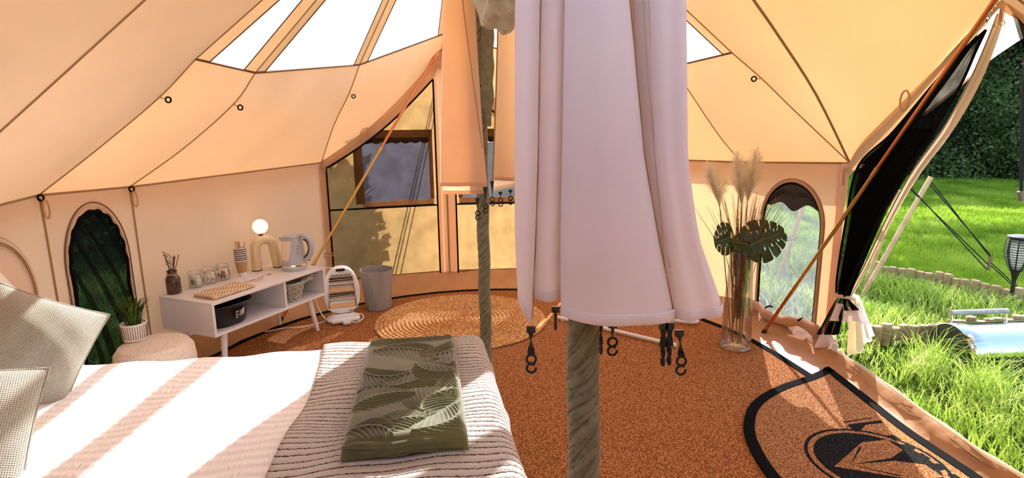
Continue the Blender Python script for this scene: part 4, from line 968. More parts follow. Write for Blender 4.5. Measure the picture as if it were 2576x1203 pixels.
def sachet(x, y, z, w_, h_, th, rz, tilt, m, lab, group, stripes=()):
    s_ = thing('sachet', lab, 'sachet', (x, y, z), rz, group); s_.rotation_euler = (0, tilt, rz)
    MB().box((0, 0, h_/2), (w_, th, h_)).build('packet', m, s_, bevel=0.001)
    for (zz, hh, mm) in stripes: MB().box((0, -th/2-0.0004, zz), (w_*0.96, 0.0006, hh)).build('printed_band', mm, s_)
GREENL = mat('green_label', (0.16, 0.30, 0.05), 0.6); DKBR = mat('dark_sachet', (0.05, 0.012, 0.010), 0.5); REDS = mat('red_sachet', (0.45, 0.06, 0.05), 0.5); BLUES = mat('blue_print', (0.05, 0.08, 0.3), 0.5)
rj = CAX-PI/2-0.35
sachet(J1[0], J1[1]-0.004, zt+0.010, 0.046, 0.056, 0.028, rj+0.5, 0.0, PAPER, 'white tea packet with green label inside the glass jar', 'sachets in the jars', ((0.022, 0.022, GREENL), (0.037, 0.003, INK), (0.007, 0.003, INK)))
for i, (dx, a) in enumerate(((-0.012, 0.35), (0.006, -0.4), (0.0, 0.9))):
    sachet(J2[0]+dx, J2[1]+0.006*(i-1), zt+0.010, 0.012, 0.045-0.006*i, 0.006, rj+0.4*i, a, PAPER, ['white sugar stick leaning right in the middle jar', 'white sugar stick leaning left in the middle jar', 'white sugar stick lying low in the middle jar'][i], 'sachets in the jars', ((0.02, 0.006, BLUES),))
for i, (dx, a, m_) in enumerate(((-0.010, 0.45, DKBR), (0.008, -0.45, DKBR), (0.010, -0.15, REDS), (-0.014, -0.7, REDS))):
    sachet(J3[0]+dx, J3[1]+0.006*(i-1.5), zt+0.010, 0.012, 0.050-0.007*(i//2), 0.006, rj+0.3*i, a, m_, ['dark coffee stick leaning right in the jar by the cups', 'dark coffee stick leaning left in the jar by the cups', 'red coffee stick standing in the jar by the cups', 'red coffee stick lying low in the jar by the cups'][i], 'sachets in the jars')
# cups, nested
cu0 = (-1.785, 3.675); ordn = ['bottom cup with the whole kraft sleeve showing', 'second cup from the bottom', 'third cup from the bottom', 'fourth cup from the bottom', 'third cup from the top', 'second cup from the top', 'topmost cup holding the wooden stirrers']
for k in range(7):
    c = thing('paper_cup', 'paper cup in the stack, '+ordn[k], 'paper cup', (*cu0, zt+0.0135*k), 0, 'stacked paper cups')
    MB().lathe([(0, 0.003), (0.0245, 0.003), (0.0250, 0.0), (0.0262, 0.008), (0.0385, 0.106), (0.0378, 0.106), (0.0255, 0.009), (0, 0.007)], 28).build('cup_wall', PAPER, c)
    if k == 0: MB().lathe([(0.0266, 0.012), (0.0385, 0.100)], 28).build('sleeve', KRAFT, c)
    else: MB().lathe([(0.0387-0.0012, 0.094), (0.0390, 0.1005)], 28).build('sleeve', mat('dark_sleeve', (0.07, 0.035, 0.02), 0.7) if k == 1 else MATS['dark_sleeve'], c)
    MB().torus((0, 0, 0.1055), 0.0390, 0.0019, 28, 6).build('rolled_rim', PAPER, c)
for i, (dx, dy, tx, ty, w_, lab) in enumerate(((-0.020, 0.0, -0.004, 0, 0.009, 'flat wooden stirrer leaning furthest left in the top cup'), (-0.010, 0.006, -0.002, 0, 0.009, 'flat wooden stirrer second from left in the top cup'), (0.0, 0.0, 0.0, 0.0, 0.009, 'flat wooden stirrer upright in the middle of the top cup'), (0.012, 0.0, 0.022, 0.0, 0.013, 'pointed wooden knife leaning right in the top cup'))):
    zb_ = zt+0.0135*6+0.03
    s_ = MB().add([(cu0[0]+dx-w_/2, cu0[1]+dy-0.001, zb_), (cu0[0]+dx+w_/2, cu0[1]+dy-0.001, zb_), (cu0[0]+dx+tx+w_/2, cu0[1]+dy-0.001, zb_+0.118-0.006*(i % 2)), (cu0[0]+dx+tx-w_/2+(0.009 if i == 3 else 0), cu0[1]+dy-0.001, zb_+0.12),
                   (cu0[0]+dx-w_/2, cu0[1]+dy+0.001, zb_), (cu0[0]+dx+w_/2, cu0[1]+dy+0.001, zb_), (cu0[0]+dx+tx+w_/2, cu0[1]+dy+0.001, zb_+0.118-0.006*(i % 2)), (cu0[0]+dx+tx-w_/2+(0.009 if i == 3 else 0), cu0[1]+dy+0.001, zb_+0.12)],
                  [(0, 1, 2, 3), (7, 6, 5, 4), (0, 4, 5, 1), (1, 5, 6, 2), (2, 6, 7, 3), (3, 7, 4, 0)]).build('wooden_stirrer', WOOD, None, smooth=False)
    tag(s_, lab, 'stirrer', 'wooden stirrers in the cups')
# folded checked cloth
def check():
    m, t, o = nmat('checked_waffle_cloth'); p = N(t, 'ShaderNodeBsdfPrincipled'); p.inputs['Roughness'].default_value = 0.95
    tc = N(t, 'ShaderNodeTexCoord'); ck = N(t, 'ShaderNodeTexChecker'); ck.inputs['Scale'].default_value = 90; ck.inputs['Color1'].default_value = (0.80, 0.70, 0.52, 1); ck.inputs['Color2'].default_value = (0.42, 0.24, 0.09, 1)
    t.links.new(tc.outputs['Object'], ck.inputs[0]); t.links.new(ck.outputs[0], p.inputs[0]); t.links.new(p.outputs[0], o.inputs[0]); return m
fc = thing('folded_cloth', 'folded beige checked waffle cloth in front of the jars', 'cloth', CW(-0.255, -0.085, zt), CAX)
CHK = check()
for k, z in enumerate((0.0, 0.0105)):
    rows = []
    for i in range(61):
        row = []
        for j in range(37):
            x = -0.145+0.29*i/60; y = -0.085+0.17*j/36; e = min(1, (0.145-abs(x))/0.006, (0.085-abs(y))/0.006)
            row.append(Vector((x, y, z+0.010*max(0.05, e)**0.5+0.0016*sin(i*PI/2.0)*sin(j*PI/2.0+k))))
        rows.append(row)
    MB().grid(rows).build('cloth_layer', CHK, fc)
MB().tube([(-0.145+0.29*i/40, -0.084, 0.0095+0.002*sin(i*1.6)) for i in range(41)], 0.0075, 7).build('folded_edge', CHK, fc)
# thank-you card
cd = thing('thank_you_card', 'pale pink printed thank-you card lying on the cabinet top', 'card', CW(0.045, -0.035, zt), CAX+0.06)
MB().box((0, 0, 0.0008), (0.28, 0.15, 0.0012)).build('card_sheet', mat('pink_card', (0.80, 0.70, 0.72), 0.35), cd)
text_mesh('lettering', 'Thank you!', 0.036, INK, cd, (-0.025, 0.010, 0.0016), (0, 0, 0.0), shear=0.35)
for k, wd in enumerate((0.11, 0.08, 0.095, 0.05)):
    MB().box((-0.035, -0.018-0.009*k, 0.0016), (wd, 0.0012, 0.0004)).build('printed_line', INK, cd)
hb_ = MB(); hb_.prism([(0.095, 0.02), (0.108, 0.035), (0.121, 0.02), (0.121, 0.0), (0.095, 0.0)], 0.0015, 0.0019); hb_.build('printed_emblem', mat('emblem_brown', (0.16, 0.07, 0.06), 0.6), cd, smooth=False)
# lamp
lp = thing('arch_table_lamp', 'cream ceramic arch table lamp with glowing globe bulb', 'lamp', (-1.700, 3.850, zt), CAX-0.42)
pts = [(-0.062, 0, 0.006)]+[(-0.062, 0, z) for z in (0.05, 0.10, 0.145)]
for i in range(1, 12): a = PI-PI*i/12; pts.append((0.062*cos(a), 0, 0.155+0.052*sin(a)))
pts += [(0.062+0.006*k, 0, z) for k, z in enumerate((0.145, 0.10, 0.05, 0.006))]
MB().tube(pts, [0.033]*len(pts), 18).build('arch_body', CREAMCER, lp)
for x in (-0.062, 0.080): MB().lathe([(0, 0), (0.0335, 0), (0.0335, 0.006), (0, 0.006)], 20, (x, 0, 0)).build('foot_pad', DARKP, lp)
MB().lathe([(0, 0.236), (0.014, 0.236), (0.016, 0.245), (0.012, 0.252), (0, 0.252)], 16, (-0.015, 0, 0)).build('bulb_holder', mat('bronze', (0.08, 0.04, 0.03), 0.4), lp)
MB().sphere((-0.015, 0, 0.299), 0.050, 24, 16).build('globe', LAMPG, lp)
ll = bpy.data.lights.new('lamp_bulb_light', 'POINT'); ll.energy = 2.6; ll.color = (1, 0.72, 0.38); ll.shadow_soft_size = 0.052
lo2 = bpy.data.objects.new('bulb_light', ll); col.objects.link(lo2); lo2.parent = lp; lo2.location = (-0.015, 0, 0.299)
# kettle
kt = thing('kettle', 'pale grey electric kettle with clear water window on the cabinet', 'kettle', (-1.500, 3.835, zt), CAX-1.28)
MB().lathe([(0, 0), (0.080, 0), (0.083, 0.006), (0.082, 0.018), (0, 0.018)], 32).build('power_base', KETTLE, kt)
MB().lathe([(0.0, 0.019), (0.080, 0.019), (0.081, 0.022), (0.079, 0.042), (0.0, 0.042)], 32).build('chrome_band', CHROME, kt)
MB().lathe([(0.0, 0.043), (0.079, 0.043), (0.080, 0.055), (0.076, 0.12), (0.067, 0.19), (0.060, 0.222), (0.0, 0.226)], 36).build('jug', KETTLE, kt)
kw = mat('kettle_window', (0.82, 0.68, 0.57), 0.12, coat=0.5)
rows = []
for i in range(13):
    z = 0.075+0.13*i/12; r = float(np.interp(z, [0.055, 0.12, 0.19, 0.222], [0.080, 0.076, 0.067, 0.060])); a1 = -PI/2-0.72+0.5*(1-i/12)**2*0.6; wd = 1.45-0.65*(1-i/12)**1.6
    rows.append([((r+0.0015)*cos(a1-0.35+wd*j/10), (r+0.0015)*sin(a1-0.35+wd*j/10), z) for j in range(11)])
MB().grid(rows).build('water_window', kw, kt)
for k in range(5): MB().box((0.055+0.002*k, -0.052, 0.10+0.018*k), (0.012, 0.002, 0.003), 0.7).build('level_mark', INK, kt)
MB().lathe([(0, 0.228), (0.056, 0.224), (0.052, 0.236), (0.03, 0.243), (0, 0.245)], 28).build('lid', KETTLE, kt)
MB().add([(-0.045, -0.030, 0.165), (-0.045, 0.030, 0.165), (-0.092, -0.012, 0.222), (-0.092, 0.012, 0.222), (-0.05, -0.034, 0.226), (-0.05, 0.034, 0.226)], [(0, 1, 3, 2), (0, 2, 4), (1, 5, 3), (2, 3, 5, 4)]).build('spout', KETTLE, kt)
MB().tube(curve([(0.045, 0, 0.228), (0.085, 0, 0.236), (0.125, 0, 0.208), (0.136, 0, 0.15), (0.118, 0, 0.095), (0.080, 0, 0.062)], 26), [0.017+0.003*sin(PI*i/25) for i in range(26)], 12, flat=0.85).build('handle', KETTLE, kt)
MB().tube(curve([(0.080, 0, 0.208), (0.104, 0, 0.195), (0.115, 0, 0.15), (0.102, 0, 0.11), (0.082, 0, 0.085)], 20), 0.006, 8).build('handle_grip', DARKP, kt)
MB().tube(curve([(0.09, 0.02, 0.006), (0.14, 0.04, 0.008), (0.20, 0.02, 0.006), (0.26, 0.03, 0.004)], 20), 0.004, 6).build('power_cord', WHITEP, kt)
MB().box((0.099, 0.0, 0.064), (0.04, 0.012, 0.004)).build('switch', DARKP, kt)
for i in range(7): MB().box((-0.028+0.009*i, -0.0795, 0.052), (0.006, 0.002, 0.0022)).build('badge_letter', CHROME, kt)

# ================================================================== HEATER, BIN, RUG
ht = thing('quartz_heater', 'white oval quartz bar heater standing beside the grey bin', 'heater', (-1.265, 4.085, 0.017), 0.33)
def oval(s=1.0, zc=0.225, a=0.128, b=0.178):
    P = []
    for i in range(48):
        t = 2*PI*i/48; x = a*s*abs(cos(t))**0.8*(1 if cos(t) >= 0 else -1); z = b*s*abs(sin(t))**0.86*(1 if sin(t) >= 0 else -1); x *= (1-0.12*z/b) ; P.append((x, zc+z))
    return P
O1 = oval(1.0)
def win(s, t=1.0):
    P = []
    for i in range(48):
        th = 2*PI*i/48; c, s_ = cos(th), sin(th); k = 1/max(abs(c)/0.092, abs(s_)/0.118); P.append((c*k*s*(1-0.10*s_*k/0.12), 0.212+s_*k*s))
    return P
W1 = win(1.0)
rows = [[(x, -0.030, z) for x, z in W1], [(x, -0.034, z) for x, z in win(1.06)], [(x*0.96, -0.032, 0.225+(z-0.225)*0.96) for x, z in O1], [(x, -0.018, z) for x, z in O1], [(x, 0.030, z) for x, z in O1], [(x*0.9, 0.045, 0.225+(z-0.225)*0.9) for x, z in O1]]
MB().grid(rows, True).build('front_frame', WHITEP, ht)
MB().add([(x*0.9, 0.045, 0.225+(z-0.225)*0.9) for x, z in O1], [tuple(range(48))]).build('back_cover', WHITEP, ht)
rows = []
for i in range(13):
    z = 0.09+0.245*i/12; rows.append([(-0.092+0.184*j/8, -0.004+0.028*cos((z-0.09)/0.1225*PI*1.0)*0-0.0+0.03*abs(sin((z-0.09)/0.1225*PI)), z) for j in range(9)])
MB().grid(rows).build('reflector', mat('bright_reflector', (0.75, 0.62, 0.46), 0.18, metal=1.0), ht)
for z in (0.155, 0.275):
    MB().tube([(-0.088, -0.006, z), (0.088, -0.006, z)], 0.011, 12).build('quartz_tube', mat('quartz', (0.75, 0.72, 0.68), 0.25) if 'quartz' not in MATS else MATS['quartz'], ht)
    for sx in (-1, 1): MB().tube([(sx*0.078, -0.006, z), (sx*0.092, -0.006, z)], 0.014, 10).build('tube_holder', CHROME, ht)
for k in range(15):
    z = 0.096+0.232*k/14; MB().tube([(-0.095, -0.031, z), (0.095, -0.031, z)], 0.0014, 5).build('guard_wire', CHROME, ht)
for k in range(11): MB().box((-0.066+0.0132*k, -0.0335, 0.342), (0.005, 0.003, 0.020)).build('vent_slot', DARKP, ht)
hp = rrect(0.033, 0.010, 0.0095); MB().add([(x, -0.0345, 0.382+y) for x, y in hp]+[(x, -0.030, 0.382+y) for x, y in hp], [tuple(range(28)), ]+[(i, (i+1) % 28, 28+(i+1) % 28, 28+i) for i in range(28)]).build('handle_recess', DARKP, ht)
text_mesh('brand_lettering', 'Pignal', 0.014, INK, ht, (0.052, -0.0345, 0.073), (PI/2, 0, 0))
for i in range(6): MB().box((-0.018+0.0072*i, -0.0340, 0.363), (0.005, 0.001, 0.002)).build('handle_mark', INK, ht)
loft([(0.115, 0.085, 0.05, 0.0), (0.118, 0.088, 0.05, 0.010), (0.105, 0.07, 0.045, 0.022), (0.06, 0.03, 0.02, 0.05)]).build('foot', WHITEP, ht)
ex_ = thing('extension_lead', 'white extension socket and plug lying at the heater foot', 'extension lead', (-1.215, 3.985, 0.017), 0.35)
MB().tube([(-0.10, 0, 0.022), (-0.06, 0, 0.024), (0.07, 0.01, 0.024), (0.095, 0.01, 0.022)], 0.021, 14).build('cable_tidy', WHITEP, ex_)
MB().box((0.0, -0.035, 0.016), (0.055, 0.034, 0.026), 0.2).build('plug', WHITEP, ex_, bevel=0.005)
for i in (-1, 1): MB().box((0.0+0.011*i, -0.062, 0.016), (0.005, 0.018, 0.004), 0.2).build('plug_pin', CHROME, ex_)
MB().tube(curve([(0.02, -0.03, 0.02), (0.07, -0.045, 0.012), (0.12, -0.01, 0.03), (0.11, 0.04, 0.045), (0.06, 0.03, 0.05)], 30), 0.004, 6).build('flex', WHITEP, ex_)
MB().tube(curve([(-0.09, 0.02, 0.01), (-0.15, 0.10, 0.03), (-0.19, 0.16, 0.12), (-0.195, 0.17, 0.19)], 30), 0.0045, 6).build('flex', WHITEP, ex_)
MB().tube(curve([(-0.14, 0.09, 0.005), (-0.30, 0.02, 0.004), (-0.42, 0.05, 0.004), (-0.55, 0.02, 0.004)], 30), 0.0035, 6).build('flex', WHITEP, ex_)

bn = thing('waste_bin', 'faceted octagonal grey waste bin beside the white heater', 'bin', (-1.062, 4.345, 0.017), 0.2)
oc = lambda r, z, ph: [(r*cos(2*PI*i/8+ph), r*sin(2*PI*i/8+ph), z) for i in range(8)]
T_, Bm = oc(0.136, 0.315, PI/8), oc(0.098, 0.0, 0.0)
V = T_+Bm; Fc = []
for i in range(8):
    j = (i+1) % 8; Fc += [(i, 8+j, j), (i, 8+i, 8+j)]
V += oc(0.130, 0.315, PI/8)+oc(0.094, 0.01, 0.0)
for i in range(8):
    j = (i+1) % 8; Fc += [(i, j, 16+j, 16+i), (16+i, 16+j, 24+j), (16+i, 24+j, 24+i)]
Fc += [tuple(range(15, 7, -1)), tuple(range(24, 32))]
MB().add(V, Fc).build('bin_body', GREYP, bn, smooth=False)

rg = thing('jute_rug', 'round golden braided jute rug on the coir carpet', 'rug', (-0.385, 4.03, 0.0155))
pts = []; turns = 20; rmax = 0.612
for i in range(turns*56):
    t = i/(turns*56); a = 2*PI*turns*t; r = 0.010+rmax*t; pts.append((r*cos(a), r*sin(a), 0.007+0.0012*sin(a*13+i*0.9)))
MB().tube(pts, [0.0138+0.0010*sin(i*1.9) for i in range(len(pts))], 7, flat=0.62).build('braid', JUTE, rg)
MB().lathe([(0, 0.002), (0.622, 0.002), (0.622, 0.006), (0, 0.006)], 64).build('backing', JUTE, rg)

# ================================================================== DOOR MAT
dm = thing('door_mat', 'semicircular coir door mat with black border inside the right doorway', 'door mat', (0, 0, 0.0))
half = [(1.945, -0.27), (1.765, -0.355), (1.50, -0.45), (1.30, -0.565), (1.165, -0.70), (1.055, -0.885), (0.985, -1.14)]
full = half+[(0.98, -1.36), (1.05, -1.60), (1.16, -1.78), (1.32, -1.92), (1.60, -2.02)]
arc = curve([T(*p, 0) for p in full], 80); chord = curve([T(1.60, -2.02, 0), T(1.745, -1.7, 0), T(1.80, -1.32, 0), T(1.825, -0.961, 0), T(1.89, -0.60, 0), T(1.945, -0.27, 0)], 30)
ol = arc+chord[1:-1]; cen = T(1.50, -1.15, 0)
il = []
for i, p in enumerate(ol):
    t = (ol[(i+1) % len(ol)]-ol[i-1]).normalized(); nrm = Vector((-t.y, t.x, 0)); 
    if nrm.dot(cen-p) < 0: nrm = -nrm
    il.append(p+nrm*0.048)
MB().prism([(p.x, p.y) for p in il], 0.0172, 0.024).build('mat_pile', COIRMAT, dm, smooth=False)
n_ = len(ol); V = [(p.x, p.y, 0.0172) for p in ol]+[(p.x, p.y, 0.027) for p in ol]+[(p.x, p.y, 0.027) for p in il]+[(p.x, p.y, 0.0172) for p in il]
Fc = []
for i in range(n_):
    j = (i+1) % n_
    for k in range(4): Fc.append((k*n_+i, k*n_+j, ((k+1) % 4)*n_+j, ((k+1) % 4)*n_+i))
MB().add(V, Fc).build('black_border', BLACKTAPE, dm, smooth=False)
# printed emblem: ring, disc with a tent in it, banner ends
EC = (1.475, -1.155); ze = 0.0243
def eT(n, a, z=ze): return T(n, a, z)
def annulus(r0, r1, z, n=64):
    return MB().grid([[eT(EC[0]+r*cos(2*PI*i/n), EC[1]+r*sin(2*PI*i/n), z) for i in range(n)] for r in (r0, r1)], True)
em = annulus(0.250, 0.264, ze).build('emblem_ring', COIRBLK, dm, smooth=False)
annulus(0.001, 0.228, ze).build('emblem_disc', COIRBLK, dm, smooth=False)
def flat(pts, z, name, m): return MB().add([eT(*p, z) for p in pts], [tuple(range(len(pts)))]).build(name, m, dm, smooth=False)
flat([(1.285, -1.155), (1.53, -1.015), (1.60, -1.155), (1.53, -1.295)], ze+0.0006, 'emblem_tent', COIRMAT)
flat([(1.53, -1.015), (1.655, -1.015), (1.655, -1.295), (1.53, -1.295), (1.60, -1.155)], ze+0.0005, 'emblem_tent_wall', COIRMAT)
for s in (-1, 1):
    flat([(1.36, -1.155), (1.368, -1.155+s*0.004), (1.50, -1.155+s*0.105), (1.49, -1.155+s*0.108)], ze+0.0011, 'emblem_line', COIRBLK)
flat([(1.37, -1.155), (1.56, -1.145), (1.655, -1.10), (1.655, -1.21), (1.56, -1.165)], ze+0.0011, 'emblem_tent_door', COIRBLK)
for s in (1, -1):
    m_ = lambda p: (p[0], EC[1]+s*(p[1]-EC[1]))
    flat([m_(p) for p in ((1.566, -0.935), (1.60, -0.925), (1.66, -0.885), (1.75, -0.885), (1.76, -0.862), (1.58, -0.868))], ze+0.0002, 'emblem_banner', COIRBLK)
    flat([m_(p) for p in ((1.575, -0.850), (1.66, -0.842), (1.735, -0.838), (1.735, -0.831), (1.66, -0.835), (1.575, -0.843))], ze+0.0002, 'emblem_line', COIRBLK)
for k in range(5): flat([(1.68+0.0*k, -1.33+0.075*k), (1.715, -1.33+0.075*k), (1.715, -1.285+0.075*k), (1.68, -1.285+0.075*k)], ze+0.0002, 'emblem_line', COIRBLK)
# ================================================================== TENT POLES, WRAPS, SWAG
def wrap_tube(x, y, z0, z1, r, ph=0.0):
    nz, na = int((z1-z0)/0.0035), 48; rows = []
    for i in range(nz+1):
        z = z0+(z1-z0)*i/nz; row = []
        for j in range(na):
            a = 2*PI*j/na; wob = 0.9*sin(z*11+ph)+0.5*sin(z*27+a)
            c1_ = 1-abs(sin(a*2.0-z*58+wob+ph)); c2_ = 1-abs(sin(a*3.5-z*105+1.7*wob+2+ph)); c3_ = 1-abs(sin(a*3.0-z*92-wob*1.3+ph*2))
            rr = r+0.005-0.0095*c1_**6-0.0065*c2_**7-0.0055*c3_**7+0.0024*sin(z*19+a+ph)
            row.append((x+rr*cos(a), y+rr*sin(a), z))
        rows.append(row)
    return MB().grid(rows, True)
p1 = thing('tent_pole', 'nearer upright tent pole wrapped in twisted green muslin, below the curtain', 'tent pole', (0.137, 1.05, 0.013))
MB().tube([(0, 0, 0.002), (0, 0, 2.83)], 0.018, 14).build('pole', BRASS, p1)
wrap_tube(0, 0, 0.01, 2.80, 0.0275).build('twisted_wrap', GREENWRAP, p1, auto=False)
p2 = thing('tent_pole', 'further upright tent pole wrapped in twisted green muslin by the rug', 'tent pole', (-0.155, 3.05, 0.013))
MB().tube([(0, 0, 0.002), (0, 0, 2.83)], 0.018, 14).build('pole', BRASS, p2)
wrap_tube(0, 0, 0.01, 2.80, 0.0285, 1.3).build('twisted_wrap', GREENWRAP, p2, auto=False)
rows = []
for i in range(60):
    t = i/59; z = 2.30-(2.30-1.395)*t; w_ = 0.045*(1-0.25*t)*(1.0 if t < 0.85 else 1-(t-0.85)*3.0); row = []
    for j in range(28):
        a = 2*PI*j/28; rr = w_*(0.75+0.18*sin(a*5+t*3)+0.10*sin(t*40+a*3)*(0.3+t)); row.append((0.048-0.012*t+rr*cos(a), -0.022+0.55*rr*sin(a), z))
    rows.append(row)
MB().grid(rows, True).build('loose_tail', GREENWRAP, p2, auto=False)
sw = thing('muslin_swag', 'pale crinkled green muslin swag sagging between the two poles', 'fabric swag', (0, 2.1, 2.0))
path = curve([(-0.14, 2.98, 2.45), (-0.10, 2.75, 2.02), (-0.045, 2.45, 1.885), (0.0, 2.15, 1.865), (0.05, 1.75, 1.95), (0.10, 1.35, 2.2), (0.13, 1.10, 2.55)], 70)
rows = []
for i, p in enumerate(path):
    t = i/69; R = 0.035+0.075*sin(PI*t)**0.7; row = []
    for j in range(34):
        a = 2*PI*j/34; rr = R*(0.9+0.10*sin(a*6+t*9)+0.06*sin(t*90+a*4)+0.04*sin(t*47-a*7)); row.append((p.x+rr*0.85*cos(a), p.y, p.z+rr*sin(a)))
    rows.append(row)
addw(MB().grid(rows, True), 'swag_cloth', SWAG, sw)

# A-frame door poles
def aframe(foot, apex, label):
    o = thing('door_frame_pole', label, 'pole', foot); f, a = Vector(foot), Vector(apex); L = [lerp(f, a, t) for t in (0, 0.20, 0.205, 0.60, 0.605, 1.0)]
    addw(MB().tube([L[0], L[1]], 0.0115, 12), 'lower_section', COPPER, o)
    addw(MB().tube([L[2], L[3]], 0.0105, 12), 'middle_section', BRASS, o)
    addw(MB().tube([L[4], L[5]], 0.0105, 12), 'upper_section', COPPER, o)
    for t in (0.2, 0.6): addw(MB().tube([lerp(f, a, t-0.012), lerp(f, a, t+0.012)], 0.0125, 12), 'ferrule', BRASS, o)
    addw(MB().tube([f-(a-f).normalized()*0.002, f+(a-f).normalized()*0.035], 0.0135, 12), 'rubber_foot', DARKP, o)
    return o
ap = T(-0.13, 2.04, 2.05)
o_ = aframe((-1.722, 4.04, 0.02), ap, 'copper and brass pole slanting across the left far screen door')
addw(MB().tube(curve([ap-Vector((0.012, 0.012, 0.02)), ap+Vector((0.02, 0.03, 0.012)), ap+Vector((0.07, 0.03, 0.02))], 12), 0.0105, 10), 'bent_top', mat('dark_strap', (0.05, 0.045, 0.03), 0.6), o_)
aframe(T(1.906, 0.311, 0.022), T(2.055, -0.875, 1.90), 'copper pole slanting up the left side of the open right doorway')

# ================================================================== HANGING CURTAINS
def hook(mb_parent, p, s=1.0, ax='y'):
    p = Vector(p)
    MB().torus(p-Vector((0, 0, 0.008*s)), 0.0075*s, 0.0021*s, 18, 6, ax=ax).build('hook', WEBBING, mb_parent, world=True)
    MB().torus(p-Vector((0, 0, 0.0235*s)), 0.0075*s, 0.0021*s, 16, 6, ax=ax, a0=-PI*1.75, a1=PI*0.05).build('hook', WEBBING, mb_parent, world=True)
def strap(par, p, L, w_=0.011, twist=1.0, s=1.0, lean=0.0, ax='y'):
    rows = []
    for i in range(13):
        t = i/12; a = twist*PI*t; ww = w_*(0.5 if False else 1)/2*(0.55+0.45*abs(cos(PI*t*1.0)))
        c = Vector(p)+Vector((lean*t, 0, -L*t)); d = Vector((cos(a), sin(a), 0)); q = Vector((-sin(a), cos(a), 0))*0.0009
        rows.append([c-d*ww-q, c+d*ww-q, c+d*ww+q, c-d*ww+q])
    o = MB().grid(rows, True).build('strap', WEBBING, par, world=True)
    MB().box(Vector(p)+Vector((0, 0, -0.006)), (w_*1.15, 0.005, 0.012)).build('keeper', DARKP, o, world=True)
    hook(o, Vector(p)+Vector((lean, 0, -L)), s, ax)
def cpanel(par, name, m, zs, xl, xr, y0, bulge, zb, folds=0.0, nf=2, skew=0.0, hem=True, curl=0.0):
    """hanging panel: zs heights with left/right x at each; zb = function of u giving the bottom height"""
    nz, nu = 40, 28; rows = []
    def ev(arr, z):
        for k in range(len(zs)-1):
            if z <= zs[k] and z >= zs[k+1]:
                t = (zs[k]-z)/(zs[k]-zs[k+1]); return arr[k]*(1-t)+arr[k+1]*t
        return arr[-1] if z < zs[-1] else arr[0]
    for i in range(nz+1):
        t = i/nz; row = []
        for j in range(nu+1):
            u = j/nu; z = zs[0]*(1-t)+zb(u)*t; l, r = ev(xl, z), ev(xr, z); x = l+(r-l)*u
            y = y0-bulge*sin(PI*u)+skew*u+curl*((1-u)**9+u**9)+folds*sin(nf*2*PI*u+1.5*t)*(0.3+0.7*t)
            row.append(Vector((x, y, z)))
        rows.append(row)
    o = MB().grid(rows).build(name, m, par, world=True, auto=False)
    if hem:
        f = 1.0
        hr = []
        for dz, dy in ((0.020, -0.0004), (0.018, -0.0022), (0.010, -0.0014), (0.002, -0.0022), (0.0, -0.0004)):
            hr.append([rows[nz][j]+Vector((0, dy+0.0007*sin(j*2.4+dz*300), dz)) for j in range(nu+1)])
        MB().grid(hr).build('hem', m, o, world=True, auto=False)
    return rows
c1 = thing('hanging_curtain', 'pale pink cotton curtain hanging in front of the nearer pole', 'curtain', (0.15, 0.95, 1.05))
ZS = [2.70, 1.6, 1.346, 1.21, 1.07]
cpanel(c1, 'curtain_panel', CURTAINB, ZS, [0.10, 0.10, 0.09, 0.085, 0.09], [0.15, 0.25, 0.26, 0.27, 0.275], 1.005, 0.0, lambda u: 1.062-0.012*sin(PI*u), 0.004, 1)
cpanel(c1, 'curtain_panel', CURTAIN, ZS, [0.10, 0.048, 0.043, 0.038, 0.032], [0.12, 0.094, 0.090, 0.087, 0.086], 0.972, 0.006, lambda u: 1.102-0.004*u, 0.003, 1, curl=0.02)
PL1 = cpanel(c1, 'curtain_panel', CURTAIN, ZS, [0.09, 0.010, 0.006, 0.005, 0.010], [0.11, 0.051, 0.046, 0.041, 0.034], 0.952, 0.014, lambda u: 1.100-0.040*u, 0.002, 1, curl=0.03)
cpanel(c1, 'curtain_panel', CURTAIN, ZS, [0.15, 0.205, 0.225, 0.25, 0.272], [0.19, 0.293, 0.306, 0.331, 0.386], 0.958, 0.024, lambda u: 1.066+0.010*u, 0.007, 2, 0.01, curl=0.03)
PF = cpanel(c1, 'curtain_panel', CURTAIN, ZS, [0.11, 0.088, 0.084, 0.082, 0.083], [0.15, 0.190, 0.222, 0.25, 0.283], 0.918, 0.022, lambda u: 1.078-0.010*sin(PI*u*0.5)+0.004*sin(PI*u), 0.004, 1.5, 0.012, curl=0.03)
cpanel(c1, 'curtain_panel', CURTAINB, ZS, [0.20, 0.215, 0.215, 0.215, 0.205], [0.24, 0.28, 0.28, 0.28, 0.278], 0.995, 0.0, lambda u: 1.058-0.014*u, 0.003, 1)
def edge_line(rows, j, dz=0.0):
    MB().tube([r[j]+Vector((0, -0.002, 0)) for r in rows], [0.0011+0.0005*sin(i*2.1) for i in range(len(rows))], 5).build('edge_stitching', SEAM, c1, world=True)
edge_line(PF, 28); edge_line(PL1, 28)
